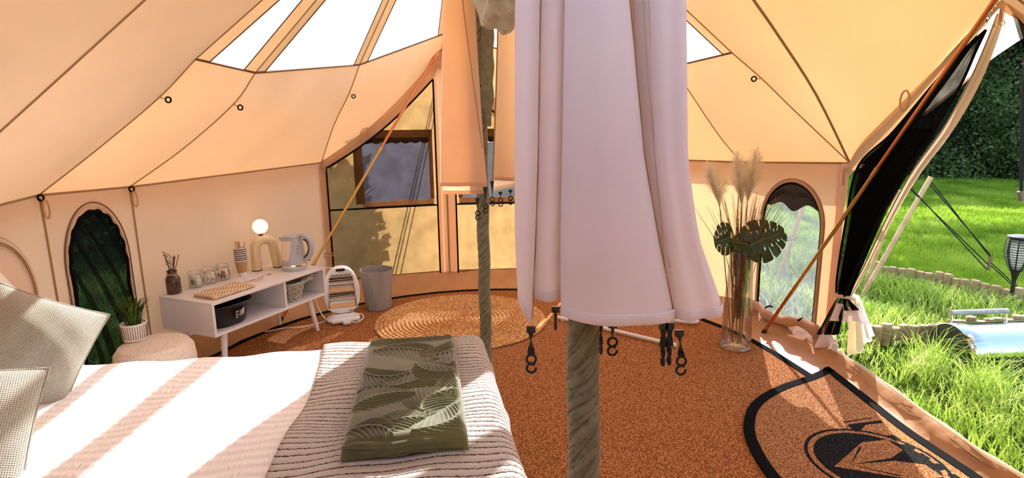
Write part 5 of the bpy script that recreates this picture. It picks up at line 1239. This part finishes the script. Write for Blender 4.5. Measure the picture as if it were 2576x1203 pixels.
# stitched placket on the right panel
MB().tube([(0.170+0.0*t, 0.944, 2.5-0.6*t) for t in (0, 1)], 0.001, 4)
for dx in (0.0, 0.009):
    MB().tube(curve([(0.172+dx, 0.952, 2.2), (0.211+dx, 0.9535, 1.6), (0.232+dx, 0.9535, 1.40), (0.262+dx, 0.956, 1.16)], 40), 0.0011, 5).build('stitching', CURTAINB, c1, world=True)
for (x, y, z, L, tw, ln, ax) in ((0.031, 0.950, 1.060, 0.052, 1.0, 0.0, 'y'), (0.082, 1.06, 1.060, 0.012, 0.5, 0.0, 'x'), (0.160, 0.985, 1.060, 0.032, 0.5, -0.001, 'x'), (0.181, 0.99, 1.052, 0.030, 0.5, 0.0, 'y'),
                             (0.266, 0.965, 1.058, 0.046, 0.0, 0.001, 'x'), (0.277, 0.965, 1.058, 0.044, 0.0, 0.001, 'x'), (0.293, 0.960, 1.046, 0.050, 0.8, 0.006, 'y')):
    strap(c1, (x, y, z), L, 0.0135, tw, 1.1, ln, ax)
c2 = thing('hanging_curtain', 'apricot backlit curtain hanging left of the further pole', 'curtain', (-0.25, 2.95, 1.1))
ZF = [2.70, 2.0, 1.6, 1.3, 1.1]
FCUR = cloth('backlit_curtain', (0.78, 0.60, 0.44), (0.95, 0.62, 0.34), 0.42, var=0.03, scale=5, bump=(9, 0.006, 0.35))
cpanel(c2, 'curtain_panel', FCUR, ZF, [-0.25, -0.312, -0.335, -0.35, -0.358], [-0.17, -0.165, -0.155, -0.145, -0.128], 2.985, 0.0, lambda u: 1.062, 0.004, 1)
cpanel(c2, 'curtain_panel', FCUR, ZF, [-0.26, -0.318, -0.345, -0.36, -0.370], [-0.18, -0.168, -0.150, -0.138, -0.122], 2.955, 0.012, lambda u: 1.108, 0.008, 1.5)
MB().tube(curve([(-0.235, 2.944, 2.3), (-0.222, 2.944, 2.0), (-0.190, 2.944, 1.7), (-0.145, 2.948, 1.3)], 30), 0.002, 5).build('stitching', SEAM, c2, world=True)
for (x, z, L) in ((-0.178, 1.045, 0.07), (-0.135, 1.10, 0.09)): strap(c2, (x, 2.97, z), L, 0.02, 0.6, 1.5)
c3 = thing('hanging_curtain', 'golden backlit curtain hanging right of the further pole', 'curtain', (0.1, 3.15, 1.1))
cpanel(c3, 'curtain_panel', FCUR, ZF, [-0.05, -0.055, -0.075, -0.092, -0.104], [0.20, 0.24, 0.28, 0.32, 0.34], 3.17, 0.02, lambda u: 1.115-0.01*u, 0.015, 2)
cpanel(c3, 'curtain_panel', AWN, ZF, [-0.05, -0.055, -0.075, -0.092, -0.100], [0.20, 0.24, 0.28, 0.30, 0.32], 3.235, 0.0, lambda u: 1.048+0.10*u, 0.012, 2)
MB().tube(curve([(-0.05, 3.155, 2.3), (-0.062, 3.155, 1.85), (-0.085, 3.155, 1.4), (-0.102, 3.155, 1.12)], 30), 0.004, 5).build('stitching', SEAM, c3, world=True)
for (x, z, L) in ((-0.105, 1.115, 0.09), (-0.060, 1.055, 0.035), (-0.005, 1.065, 0.035)): strap(c3, (x, 3.15, z), L, 0.018, 0.6, 1.5)

# ================================================================== GARMENT RAIL ON THE FLOOR
gr = thing('garment_rail', 'white tubular garment rail standing behind the pink curtain', 'garment rail', (0.75, 3.85, 0.016))
addw(MB().tube([(0.33, 4.00, 0.034), (0.70, 3.695, 0.034), (1.03, 3.425, 0.034)], 0.0125, 10), 'base_bar', WHITEP, gr)
for t in (0.35, 0.93): 
    p = lerp((0.33, 4.00, 0.034), (1.03, 3.425, 0.034), t); q = lerp((0.33, 4.00, 0.034), (1.03, 3.425, 0.034), t+0.05); addw(MB().tube([p, q], 0.0155, 10), 'joint', WHITEP, gr)
addw(MB().tube(curve([(0.80, 4.10, 0.034), (1.05, 3.945, 0.034), (1.22, 3.865, 0.034), (1.29, 3.855, 0.034), (1.31, 3.89, 0.034), (1.27, 3.94, 0.034)], 30), 0.0125, 10), 'base_bar', WHITEP, gr)
for p in ((0.68, 3.712), (1.02, 3.963)): addw(MB().tube([(p[0], p[1], 0.034), (p[0], p[1], 1.15)], 0.0115, 10), 'upright', WHITEP, gr)
addw(MB().tube([(0.68, 3.712, 1.15), (1.02, 3.963, 1.15)], 0.0115, 10), 'hanging_rail', WHITEP, gr)
for p in ((0.36, 3.975), (1.0, 3.45), (0.85, 4.07)): addw(MB().lathe([(0, 0), (0.014, 0), (0.016, 0.022), (0, 0.022)], 10, (p[0], p[1], 0.016)), 'foot', WHITEP, gr)

# ================================================================== VASE ARRANGEMENT
VC = Vector((1.412, 3.44, 0.0145))
vz = thing('glass_vase', 'tall clear glass vase on the carpet by the right wall', 'vase', VC)
MB().lathe([(0, 0.0), (0.088, 0.0), (0.092, 0.006), (0.090, 0.10), (0.084, 0.30), (0.074, 0.50), (0.072, 0.62), (0.069, 0.62), (0.071, 0.50), (0.081, 0.30), (0.086, 0.10), (0.084, 0.028), (0.0, 0.022)], 40).build('vase_wall', GLASS, vz)
MB().torus((0, 0, 0.62), 0.0705, 0.0025, 40, 6).build('rim', GLASS, vz)
MB().torus((0, 0, 0.008), 0.086, 0.007, 40, 8).build('thick_base', glass('base_glass', (0.92, 0.96, 0.94), 0.7), vz)
MONST = leafy('monstera_green', [(0.018, 0.032, 0.008), (0.035, 0.055, 0.012), (0.065, 0.09, 0.022)], 0.12, 25, gloss=0.4, rough=0.35)
STEMG = mat('green_stem', (0.10, 0.17, 0.04), 0.5); STEMB = mat('brown_stem', (0.16, 0.10, 0.05), 0.7)
def monstera(label, base, c, nrm, tipdir, size, fold=0.10):
    o = thing('monstera_leaf', label, 'leaf', (0, 0, 0)); n = Vector(nrm).normalized(); t = Vector(tipdir); t = (t-n*t.dot(n)).normalized(); s = n.cross(t); C = Vector(c)
    WS = [(0.0, 0.40), (0.10, 0.55), (0.25, 0.63), (0.42, 0.60), (0.60, 0.48), (0.78, 0.33), (0.92, 0.17), (1.0, 0.03)]
    def wd(q):
        for (q0, w0), (q1, w1) in zip(WS, WS[1:]):
            if q <= q1: return w0+(w1-w0)*(q-q0)/(q1-q0)
        return 0.02
    slits = (0.20, 0.40, 0.585, 0.755); holes = (0.31, 0.49, 0.67)
    def P(q, r, side):
        ang = rad(128-92*q**0.8); L = wd(q)*r
        for k in slits: L *= 1-0.05*math.exp(-((q-k)/0.03)**2)
        x = q*0.92+L*cos(ang)*0.85; y = L*sin(ang); z = fold*y-0.35*y*y-0.10*(x-0.4)**2+0.012*sin(q*22)*r
        return C+t*(x*size)+s*(side*y*size)+n*(z*size)
    mb = MB(); NQ, NR_ = 64, 16
    for side in (1, -1):
        V = [P(i/NQ, j/NR_, side) for i in range(NQ+1) for j in range(NR_+1)]; Fc = []
        for i in range(NQ):
            for j in range(NR_):
                q, r = (i+0.5)/NQ, (j+0.5)/NR_
                cut = any(abs(q-k) < 0.017*(0.25+0.75*(r-0.42)/0.58) for k in slits) and r > 0.42
                hol = any(((q-k)/0.014)**2+((r-0.40)/0.10)**2 < 1 for k in holes)
                if cut or hol: continue
                Fc.append((i*(NR_+1)+j, i*(NR_+1)+j+1, (i+1)*(NR_+1)+j+1, (i+1)*(NR_+1)+j))
        mb.add(V, Fc)
    mb.build('blade', MONST, o, auto=False)
    MB().tube([P(0, 0, 1)+n*0.002, P(0.5, 0, 1)+n*0.002, P(0.98, 0, 1)+n*0.001], [0.004, 0.003, 0.001], 6).build('midrib', STEMG, o)
    MB().tube(curve([Vector(base), lerp(base, C, 0.5)+Vector((0.0, 0.0, 0.03)), C], 20), 0.0045, 7).build('stem', STEMG, o)
    return o
monstera('dark glossy monstera leaf on the right of the vase, before the window', VC+Vector((0.02, -0.02, 0.03)), (1.435, 3.36, 0.695), (-0.20, -0.9, 0.30), (0.95, 0.0, 0.34), 0.215)
monstera('dark monstera leaf on the left of the vase, half behind the curtain', VC+Vector((-0.02, 0.0, 0.03)), (1.315, 3.38, 0.735), (0.55, -0.8, 0.2), (-0.8, 0.0, -0.15), 0.165)
monstera('small folded monstera leaf low in the middle of the arrangement', VC+Vector((0.0, -0.03, 0.03)), (1.430, 3.37, 0.69), (0.1, -0.8, 0.6), (-0.8, 0.1, 0.05), 0.12)
PAMP = cloth('pampas_fluff', (0.95, 0.86, 0.70), (1.0, 0.93, 0.80), 0.75, var=0.1, scale=20)
def pampas(label, base, neck, tip, n=620, w_=0.085):
    o = thing('pampas_plume', label, 'pampas grass', VC); b, nk, tp = Vector(base), Vector(neck), Vector(tip)
    MB().tube(curve([b, lerp(b, nk, 0.5), nk, lerp(nk, tp, 0.5), tp], 24), [0.003]*12+[0.0015]*12, 6).build('stem', STEMB, o, world=True)
    V = []; Q = []; ax = (tp-nk)
    for i in range(n):
        t = RNG.random()**0.9; p = nk+ax*t; a = RNG.random()*2*PI; d = Vector((cos(a), sin(a)*0.7, 0)); L = (0.05+0.06*RNG.random())*(1-0.35*t)*1.25; ww = w_*sin(PI*min(0.98, 0.12+0.88*t))**0.6
        m1 = p+d*ww*0.35+Vector((0, 0, L*0.55)); m2 = p+d*ww*0.75+Vector((0, 0, L*0.95)); e = p+d*ww*1.05+Vector((0, 0, L*1.02-0.012)); s_ = Vector((-d.y, d.x, 0.3)).normalized()*0.0011
        k = len(V); V += [p-s_, p+s_, m1-s_, m1+s_, m2-s_, m2+s_, e]; Q += [(k, k+1, k+3, k+2), (k+2, k+3, k+5, k+4), (k+4, k+5, k+6)]
    o2 = MB().add(V, Q).build('plume', PAMP, o, world=True, auto=False); o2['kind'] = 'stuff'
pampas('fluffy cream pampas plume left of the pair in the vase', VC+Vector((0.0, 0, 0.05)), (1.385, 3.42, 0.92), (1.345, 3.43, 1.17))
pampas('fluffy cream pampas plume right of the pair in the vase', VC+Vector((0.02, 0, 0.05)), (1.42, 3.42, 0.93), (1.455, 3.43, 1.20))
pampas('fluffy cream pampas plume leaning left behind the curtain edge', VC+Vector((-0.03, 0, 0.05)), (1.255, 3.42, 0.91), (1.175, 3.43, 1.12))
# fine dried stems
V = []; Q = []
dg = MB(); REEDS = mat('dried_stem', (0.22, 0.12, 0.05), 0.8, 0.4, 30)
for i in range(150):
    a = RNG.uniform(0, 2*PI); r0 = RNG.uniform(0, 0.03); L = RNG.uniform(0.55, 0.98); sx = RNG.normal(0.02, 0.095); sy = RNG.normal(0.0, 0.06)
    z0 = RNG.uniform(0.18, 0.40); b_ = VC+Vector((r0*cos(a), r0*sin(a), z0)); nk = VC+Vector((sx*0.35+r0*cos(a), sy*0.35, 0.60)); tp = VC+Vector((sx*1.3, sy*1.3, 0.30+L*0.70))
    dg.tube([b_, nk, tp], [0.0022, 0.0019, 0.0008], 4, caps=False)
tag(dg.build('dried_grass_stems', REEDS, None, auto=False), 'bundle of thin brown dried grass stems rising from the glass vase', 'dried grass', kind='stuff')
for i, (dx, lab) in enumerate(((-0.035, 'thick brown cut stem leaning left in the glass vase'), (0.03, 'thick brown cut stem leaning right in the glass vase'))):
    tag(MB().tube([VC+Vector((dx*0.7, 0.0, 0.16)), VC+Vector((-dx*0.3, 0.01, 0.70))], 0.006, 8).build('cut_stem', STEMB), lab, 'stem')

# ================================================================== OUTSIDE
# split-log edging
LOGM = [WOODLOG]
def logrow(label, pts, h, w_, z0=-0.04):
    o = thing('log_edging', label, 'edging', pts[0]); P = [Vector(p) for p in pts]; tot = sum((P[i+1]-P[i]).length for i in range(len(P)-1)); n = int(tot/w_)
    meshes = []
    for v in range(4):
        mb = MB(); r = w_*0.5; hh = h*(1+0.08*(v-1.5)); mb.lathe([(0.0, 0.0), (r, 0.0), (r*1.02, hh*0.5), (r*0.98, hh-0.006), (r*0.85, hh), (0.0, hh+0.002)], 9, sx=1.0, sy=0.75)
        me = bpy.data.meshes.new('log'); me.from_pydata(mb.v, [], mb.f); me.materials.append(WOODLOG); me.polygons.foreach_set('use_smooth', [False]*len(me.polygons)); meshes.append(me)
    d = 0
    for k in range(n):
        s = (k+0.5)*w_; i = 0
        while i < len(P)-2 and s > (P[i+1]-P[i]).length: s -= (P[i+1]-P[i]).length; i += 1
        q = P[i]+(P[i+1]-P[i]).normalized()*s; lg = bpy.data.objects.new('log', meshes[random.randrange(4)]); col.objects.link(lg); lg.parent = o
        dv = P[i+1]-P[i]; lg.location = Vector((q.x, q.y, z0))-Vector(pts[0]); lg.rotation_euler = (random.uniform(-0.05, 0.05), random.uniform(-0.04, 0.04), math.atan2(dv.y, dv.x)+random.uniform(-0.3, 0.3))
    return o
logrow('near row of short upright split logs edging the grass behind the barbecue', [(2.26, 3.53, 0), (2.65, 3.60, 0), (2.95, 3.65, 0), (3.25, 3.69, 0), (3.6, 3.74, 0), (4.3, 3.86, 0)], 0.135, 0.072)
logrow('far row of short upright split logs beyond the bamboo poles', [(3.22, 5.55, 0), (3.364, 5.28, 0), (3.524, 5.01, 0), (3.69, 4.79, 0), (3.78, 4.51, 0), (3.88, 4.30, 0), (4.3, 4.1, 0)], 0.15, 0.072)

# barbecue
bq = thing('barbecue', 'stainless steel half-drum barbecue lid with wooden handle in the long grass', 'barbecue', (2.68, 3.325, -0.03), 0.06)
rows = []
for i in range(2):
    rows.append([(0.60*i, 0.165*cos(PI*j/28), 0.045+0.165*sin(PI*j/28)) for j in range(29)])
rows = [[(0.60*i/6, 0.165*cos(PI*j/28), 0.045+0.165*sin(PI*j/28)) for j in range(29)] for i in range(7)]
MB().grid(rows).build('lid', STEEL, bq, solid=0.003)
for x in (0.003, 0.597): MB().add([(x, 0.162*cos(PI*j/28), 0.045+0.162*sin(PI*j/28)) for j in range(29)], [tuple(range(29))]).build('end_plate', mat('dull_steel', (0.10, 0.10, 0.09), 0.35, metal=0.8) if x < 0.1 else MATS['dull_steel'], bq)
MB().box((0.30, 0, 0.02), (0.60, 0.32, 0.05)).build('trough', MATS['dull_steel'], bq, bevel=0.004)
hy_ = 0.075
MB().tube([(0.05, hy_, 0.262), (0.42, hy_, 0.262)], 0.0165, 12).build('handle', mat('weathered_wood', (0.50, 0.46, 0.42), 0.8, 0.3, 30), bq)
for x in (0.055, 0.415): MB().tube([(x, hy_-0.012, 0.175), (x, hy_, 0.262)], 0.007, 8).build('handle_post', CHROME, bq)
MB().box((0.36, -0.163, 0.075), (0.03, 0.004, 0.008)).build('catch', DARKP, bq)
for x in (0.06, 0.54):
    for y in (-0.12, 0.12): MB().tube([(x, y, 0.0), (x, y, -0.02)], 0.009, 8).build('leg', MATS['dull_steel'], bq)

# solar torch
tc_ = thing('solar_torch', 'black lattice solar torch light on a stake in the grass', 'garden torch', (3.783, 4.17, -0.03))
MB().tube([(0, 0, -0.02), (0, 0, 0.27)], 0.014, 12).build('stake', DARKP, tc_)
MB().lathe([(0.014, 0.25), (0.020, 0.28), (0.030, 0.315), (0.034, 0.33), (0.0, 0.33)], 20).build('cup', DARKP, tc_)
prof = [(0.032, 0.32), (0.052, 0.36), (0.072, 0.42), (0.081, 0.48), (0.079, 0.54), (0.073, 0.575)]
for k in range(8):
    a = 2*PI*k/8; MB().tube(curve([(r*cos(a), r*sin(a), z) for r, z in prof], 16), 0.0042, 6).build('lattice_rib', DARKP, tc_)
for k in range(15):
    t = k/14; p = poly_at([(r, 0, z) for r, z in prof], 0.08+0.86*t); MB().torus((0, 0, p.z), p.x, 0.0030, 24, 5).build('lattice_ring', DARKP, tc_)
MB().lathe([(0.0, 0.592), (0.06, 0.592), (0.078, 0.586), (0.080, 0.575), (0.074, 0.568), (0.0, 0.568)], 28).build('cap', DARKP, tc_)
MB().lathe([(0.0, 0.5935), (0.055, 0.5935), (0.055, 0.5925), (0.0, 0.5925)], 24).build('solar_panel', mat('solar_cell', (0.35, 0.38, 0.42), 0.15), tc_)
MB().lathe([(0.0, 0.33), (0.022, 0.33), (0.045, 0.42), (0.05, 0.50), (0.045, 0.56), (0, 0.56)], 20).build('diffuser', film('torch_diffuser', (0.75, 0.75, 0.70), 0.5, gloss=0.05), tc_)

# bamboo poles
def bamboo(label, a, b, r=0.019):
    o = thing('bamboo_pole', label, 'bamboo pole', a); A, B = Vector(a), Vector(b); L = (B-A).length; n = int(L/0.18)
    for k in range(n):
        p, q = lerp(A, B, k/n), lerp(A, B, (k+1)/n); d = (q-p).normalized()
        addw(MB().tube([p, p+d*0.01, q-d*0.01, q], [r*1.12, r, r*0.98, r*1.10], 12), 'culm', BAMBOO, o)
    return o
bamboo('long pale bamboo pole propped outside the right doorway', (2.885, 4.56, -0.04), (3.30, 4.50, 0.975))
bamboo('shorter pale bamboo pole crossing behind the long one', (3.02, 4.75, -0.04), (3.14, 4.62, 0.86), 0.017)
bamboo('thin bamboo pole seen through the clear arched window', (2.40, 5.02, -0.04), (2.43, 4.70, 0.80), 0.017)
# guy ropes
gy_ = thing('guy_rope', 'black doubled guy rope with wooden runner beyond the bamboo', 'guy rope', (4.2, 4.5, -0.03))
k0 = Vector((3.86, 4.50, 0.275))
for i, (st_, off) in enumerate((((3.10, 4.48, 0.93), -0.012), ((3.12, 4.50, 0.905), 0.012), ((3.295, 4.50, 0.95), 0.0), ((3.285, 4.5, 0.93), 0.008))):
    addw(MB().tube([st_, k0+Vector((off, 0, off+0.045*(1 if i > 1 else -1)))], 0.0042, 6), 'rope_strand', ROPE, gy_)
for off in (-0.01, 0.012): addw(MB().tube([k0+Vector((0, 0, off)), (4.22+off, 4.50, -0.03)], 0.0042, 6), 'rope_strand', ROPE, gy_)
addw(MB().box(k0, (0.018, 0.016, 0.12), 0.0), 'wooden_runner', mat('runner_wood', (0.24, 0.15, 0.09), 0.7), gy_)
addw(MB().tube([(4.22, 4.5, 0.02), (4.20, 4.5, -0.08)], 0.006, 8), 'tent_peg', CHROME, gy_)
hr_ = thing('hanging_guy_rope', 'bundle of black cords hanging from the awning at the right edge', 'guy rope', (2.42, 2.76, 1.05))
for dx in (-0.006, 0.0, 0.007): addw(MB().tube(curve([(2.385+dx, 2.76, 1.83), (2.40+dx, 2.755, 1.55), (2.435+dx*1.3, 2.755, 1.28), (2.462+dx*0.6, 2.75, 1.06)], 16), 0.0038, 6), 'cord', ROPE, hr_)
addw(MB().tube([(2.455, 2.75, 1.065), (2.468, 2.75, 1.02)], 0.012, 8), 'wooden_toggle', mat('toggle_wood', (0.22, 0.17, 0.12), 0.7), hr_)
addw(MB().sphere((2.395, 2.76, 1.66), 0.010, 10, 8), 'knot', CANVAS2, hr_)
fg = thing('far_guy_ropes', 'dark guy ropes slanting outside the far left screen door', 'guy rope', (-0.95, 5.3, 0.0))
for dx in (0.0, 0.028, 0.07): addw(MB().tube([(-0.62+dx*0.6, 5.24, 1.80), (-1.02+dx, 5.02+0.2, 0.25), (-1.10+dx, 5.22, -0.03)], 0.006, 6), 'rope_strand', ROPE, fg)

# ---- grass, made of blades
def inside_tent(x, y, m=0.07):
    dx, dy = x-P2[0], y-P2[1]; n = dx*NV[0]+dy*NV[1]; a = dx*AV[0]+dy*AV[1]; ac = np.clip(a, -2.02, 0); return np.hypot(n, a-ac) < 2.16+m
def in_door_notch(x, y):
    dx, dy = x-P2[0], y-P2[1]; n = dx*NV[0]+dy*NV[1]; a = dx*AV[0]+dy*AV[1]; lip = np.interp(-a, [0.2, 0.57, 1.02, 1.4, 1.6], [2.12, 2.06, 1.97, 1.93, 2.1]); return (a < -0.2) & (a > -1.6) & (n > lip)
def blades(name, x, y, h, w_, lean, m, label, segs=2, z0=-0.035):
    keep = ~inside_tent(x, y) | in_door_notch(x, y); x, y = x[keep], y[keep]; h = h[keep] if hasattr(h, '__len__') else np.full(len(x), h)
    w_ = w_[keep] if hasattr(w_, '__len__') else np.full(len(x), w_); n = len(x)
    h = h*RNG.uniform(0.6, 1.25, n); a = RNG.uniform(0, 2*PI, n); th = RNG.uniform(0, PI, n); ln = h*lean*RNG.uniform(0.2, 1.4, n)
    dx, dy = np.cos(a)*ln, np.sin(a)*ln; sx, sy = np.cos(th)*w_/2, np.sin(th)*w_/2; z = np.full(n, z0)
    if segs == 2:
        V = np.stack([np.stack([x-sx, y-sy, z], -1), np.stack([x+sx, y+sy, z], -1), np.stack([x+dx*0.35-sx*0.8, y+dy*0.35-sy*0.8, z+h*0.6], -1), np.stack([x+dx*0.35+sx*0.8, y+dy*0.35+sy*0.8, z+h*0.6], -1), np.stack([x+dx, y+dy, z+h], -1)], 1).reshape(-1, 3)
        b = (np.arange(n)*5)[:, None]; Q = [b+np.array([[0, 1, 3, 2]]), b+np.array([[2, 3, 4]])]
    elif segs == 3:
        V = np.stack([np.stack([x-sx, y-sy, z], -1), np.stack([x+sx, y+sy, z], -1), np.stack([x+dx*0.2-sx, y+dy*0.2-sy, z+h*0.45], -1), np.stack([x+dx*0.2+sx, y+dy*0.2+sy, z+h*0.45], -1),
                      np.stack([x+dx*0.6-sx*0.7, y+dy*0.6-sy*0.7, z+h*0.82], -1), np.stack([x+dx*0.6+sx*0.7, y+dy*0.6+sy*0.7, z+h*0.82], -1), np.stack([x+dx*1.15, y+dy*1.15, z+h*0.95], -1)], 1).reshape(-1, 3)
        b = (np.arange(n)*7)[:, None]; Q = [b+np.array([[0, 1, 3, 2]]), b+np.array([[2, 3, 5, 4]]), b+np.array([[4, 5, 6]])]
    else:
        V = np.stack([np.stack([x-sx, y-sy, z], -1), np.stack([x+sx, y+sy, z], -1), np.stack([x+dx, y+dy, z+h], -1)], 1).reshape(-1, 3); Q = [(np.arange(n)*3)[:, None]+np.array([[0, 1, 2]])]
    o = npmesh(name, V, Q, m); return tag(o, label, 'grass', kind='stuff')
GL = leafy('long_grass_blade', [(0.16, 0.27, 0.03), (0.36, 0.50, 0.07), (0.60, 0.66, 0.22)], 0.5, 6, gloss=0.12, rough=0.45)
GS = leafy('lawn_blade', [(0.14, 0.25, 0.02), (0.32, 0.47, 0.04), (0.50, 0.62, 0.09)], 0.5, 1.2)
GD = leafy('shaded_blade', [(0.03, 0.07, 0.02), (0.06, 0.12, 0.03), (0.12, 0.20, 0.05)], 0.4, 2)  # shade on the tent's left side is put into this blade colour
n = 20000; x = RNG.uniform(1.85, 4.2, n); y = RNG.uniform(1.0, 3.85, n); cl = np.sin(x*9.1+2*np.sin(y*5.3))*np.sin(y*8.3+1.5*np.sin(x*6.1)); k = (y < 3.46+0.14*(x-2.2)) & (RNG.random(n) < 0.30+0.75*np.clip(cl+0.25, 0, 1)); x, y = x[k], y[k]
nb = ~((x > 2.62) & (x < 3.35) & (y > 3.13) & (y < 3.54)); x, y = x[nb], y[nb]
hh = 0.10+0.16*np.clip(np.sin(x*9.1+2*np.sin(y*5.3))*np.sin(y*8.3+1.5*np.sin(x*6.1))*0.8+0.45, 0, 1)
hh = np.where(x < 2.35, hh*0.62, hh); hh = np.where((x > 2.45) & (x < 3.5) & (y > 2.75), hh*0.5, hh)
blades('long_grass', x, y, hh, 0.0055, 0.75, GL, 'long tangled green grass between the tent threshold and near logs', 3)
n = 16000; x = RNG.uniform(2.0, 4.6, n); y = RNG.uniform(3.4, 6.6, n); k = (y > 3.59+0.14*(x-2.2)) & ((x-3.364)*1.03+(y-5.28)*0.448 < -0.06); x, y = x[k], y[k]
blades('rough_grass', x, y, 0.07+0.10*np.clip(np.sin(x*5.7+y*3.1)*0.8+0.5, 0, 1), 0.0065, 0.75, GL, 'rough pale green grass between the two rows of logs', 3)
def wedge(n, y0, y1, s0, s1): 
    y = np.exp(RNG.uniform(math.log(y0), math.log(y1), n)); s = RNG.uniform(s0, s1, n); return y*s, y
x, y = wedge(150000, 4.2, 18.0, 0.42, 1.05); k = ((x-3.364)*1.03+(y-5.28)*0.448 > 0.06); x, y = x[k], y[k]
blades('lawn_grass', x, y, 0.035+0.003*y, 0.004+0.0009*y, 0.8, GS, 'short sunlit lawn grass beyond the far log edging', 1)
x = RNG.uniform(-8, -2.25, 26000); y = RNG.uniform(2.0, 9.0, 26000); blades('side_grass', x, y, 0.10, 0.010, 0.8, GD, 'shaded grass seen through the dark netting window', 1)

# ---- hedges and shrubs
HL = leafy('hedge_leaf', [(0.04, 0.07, 0.018), (0.09, 0.15, 0.034), (0.24, 0.30, 0.10)], 0.4, 1.5, gloss=0.5, rough=0.3)
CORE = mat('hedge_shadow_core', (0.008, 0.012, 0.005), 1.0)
def hedge(label, A, B, height, depth, nl, leaf, bump, name='hedge'):
    o = thing(name, label, 'hedge', ((A[0]+B[0])/2, (A[1]+B[1])/2, 0)); A, B = Vector((*A, 0)), Vector((*B, 0)); d = (B-A); L = d.length; d.normalize(); nn = Vector((-d.y, d.x, 0))
    if nn.dot(Vector((0, 2, 0))-(A+B)/2) < 0: nn = -nn
    u = RNG.uniform(0, L, nl); v = RNG.uniform(0, 1, nl)**0.9; dep = RNG.uniform(-0.25, 1.0, nl)*bump
    out = depth/2+bump*0.8*np.sin(u*1.9+v*3)*np.cos(v*7+u*0.7)-dep*0.6
    top = height*(1+0.10*np.sin(u*0.9)+0.06*np.sin(u*2.7))
    out = out*np.sqrt(np.clip(1-np.clip(v-0.75, 0, 1)**2*6, 0.05, 1))
    P = np.array([A.x, A.y, 0])+u[:, None]*np.array([d.x, d.y, 0])+out[:, None]*np.array([nn.x, nn.y, 0]); P[:, 2] = v*top
    a = RNG.normal(0, 1, (nl, 3)); a /= np.linalg.norm(a, axis=1)[:, None]; b = RNG.normal(0, 1, (nl, 3)); b -= (a*b).sum(1)[:, None]*a; b /= np.linalg.norm(b, axis=1)[:, None]
    s = leaf*RNG.uniform(0.6, 1.3, nl)[:, None]; V = np.stack([P-a*s*0.5, P+b*s*0.28, P+a*s*0.5, P-b*s*0.28], 1).reshape(-1, 3)-np.array([*o.location])
    f = npmesh('foliage', V, [(np.arange(nl)*4)[:, None]+np.array([[0, 1, 2, 3]])], HL, o); f['kind'] = 'stuff'
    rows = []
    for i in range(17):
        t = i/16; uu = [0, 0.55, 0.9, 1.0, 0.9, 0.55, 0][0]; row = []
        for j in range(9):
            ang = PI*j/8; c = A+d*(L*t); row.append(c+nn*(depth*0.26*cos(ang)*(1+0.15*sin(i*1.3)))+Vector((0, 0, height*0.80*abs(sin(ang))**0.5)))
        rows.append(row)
    MB().grid(rows).build('shade_core', CORE, o, world=True)  # near-black filler painted as the shade deep among the leaves
    return o
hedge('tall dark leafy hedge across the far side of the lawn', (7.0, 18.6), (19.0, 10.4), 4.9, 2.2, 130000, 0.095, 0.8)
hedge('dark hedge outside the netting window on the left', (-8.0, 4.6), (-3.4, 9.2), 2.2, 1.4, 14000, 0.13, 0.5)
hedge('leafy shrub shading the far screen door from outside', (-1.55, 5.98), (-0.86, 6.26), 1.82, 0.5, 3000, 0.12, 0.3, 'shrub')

# tree standing past the right end of the hedge-side lawn, its crown shading the grass in patches
tr = thing('tree', 'leafy tree with spreading crown beyond the right wall', 'tree', (5.5, 12.3, 0))
BARK = mat('bark', (0.10, 0.075, 0.05), 0.9, 0.3, 12)
addw(MB().tube(curve([(5.5, 12.3, -0.05), (5.55, 12.35, 1.6), (5.8, 12.3, 3.2), (6.3, 12.2, 4.6)], 16), [0.16-0.006*i for i in range(16)], 10), 'trunk', BARK, tr)
clus = [(8.0, 13.4, 4.9, 1.0), (6.9, 11.0, 4.5, 0.75), (8.9, 12.2, 4.9, 0.8), (6.2, 12.2, 5.4, 1.2), (7.4, 12.4, 5.2, 0.8), (9.6, 13.6, 5.2, 0.9)]
for c in clus: addw(MB().tube(curve([(6.0, 12.25, 3.9), ((6.0+c[0])/2, (12.25+c[1])/2, (3.9+c[2])/2+0.3), c[:3]], 10), [0.06-0.005*i for i in range(10)], 7), 'branch', BARK, tr)
nl = 9000; ci = RNG.integers(0, len(clus), nl); cc = np.array(clus)[ci]; dv = RNG.normal(0, 1, (nl, 3)); dv /= np.linalg.norm(dv, axis=1)[:, None]; rr = RNG.random(nl)**0.45
P = cc[:, :3]+dv*(rr*cc[:, 3])[:, None]*np.array([1.15, 1.15, 0.6])
a = RNG.normal(0, 1, (nl, 3)); a /= np.linalg.norm(a, axis=1)[:, None]; b = RNG.normal(0, 1, (nl, 3)); b -= (a*b).sum(1)[:, None]*a; b /= np.linalg.norm(b, axis=1)[:, None]
s_ = 0.15*RNG.uniform(0.6, 1.3, nl)[:, None]; V = np.stack([P-a*s_*0.5, P+b*s_*0.3, P+a*s_*0.5, P-b*s_*0.3], 1).reshape(-1, 3)-np.array([*tr.location])
f = npmesh('foliage', V, [(np.arange(nl)*4)[:, None]+np.array([[0, 1, 2, 3]])], HL, tr); f['kind'] = 'stuff'
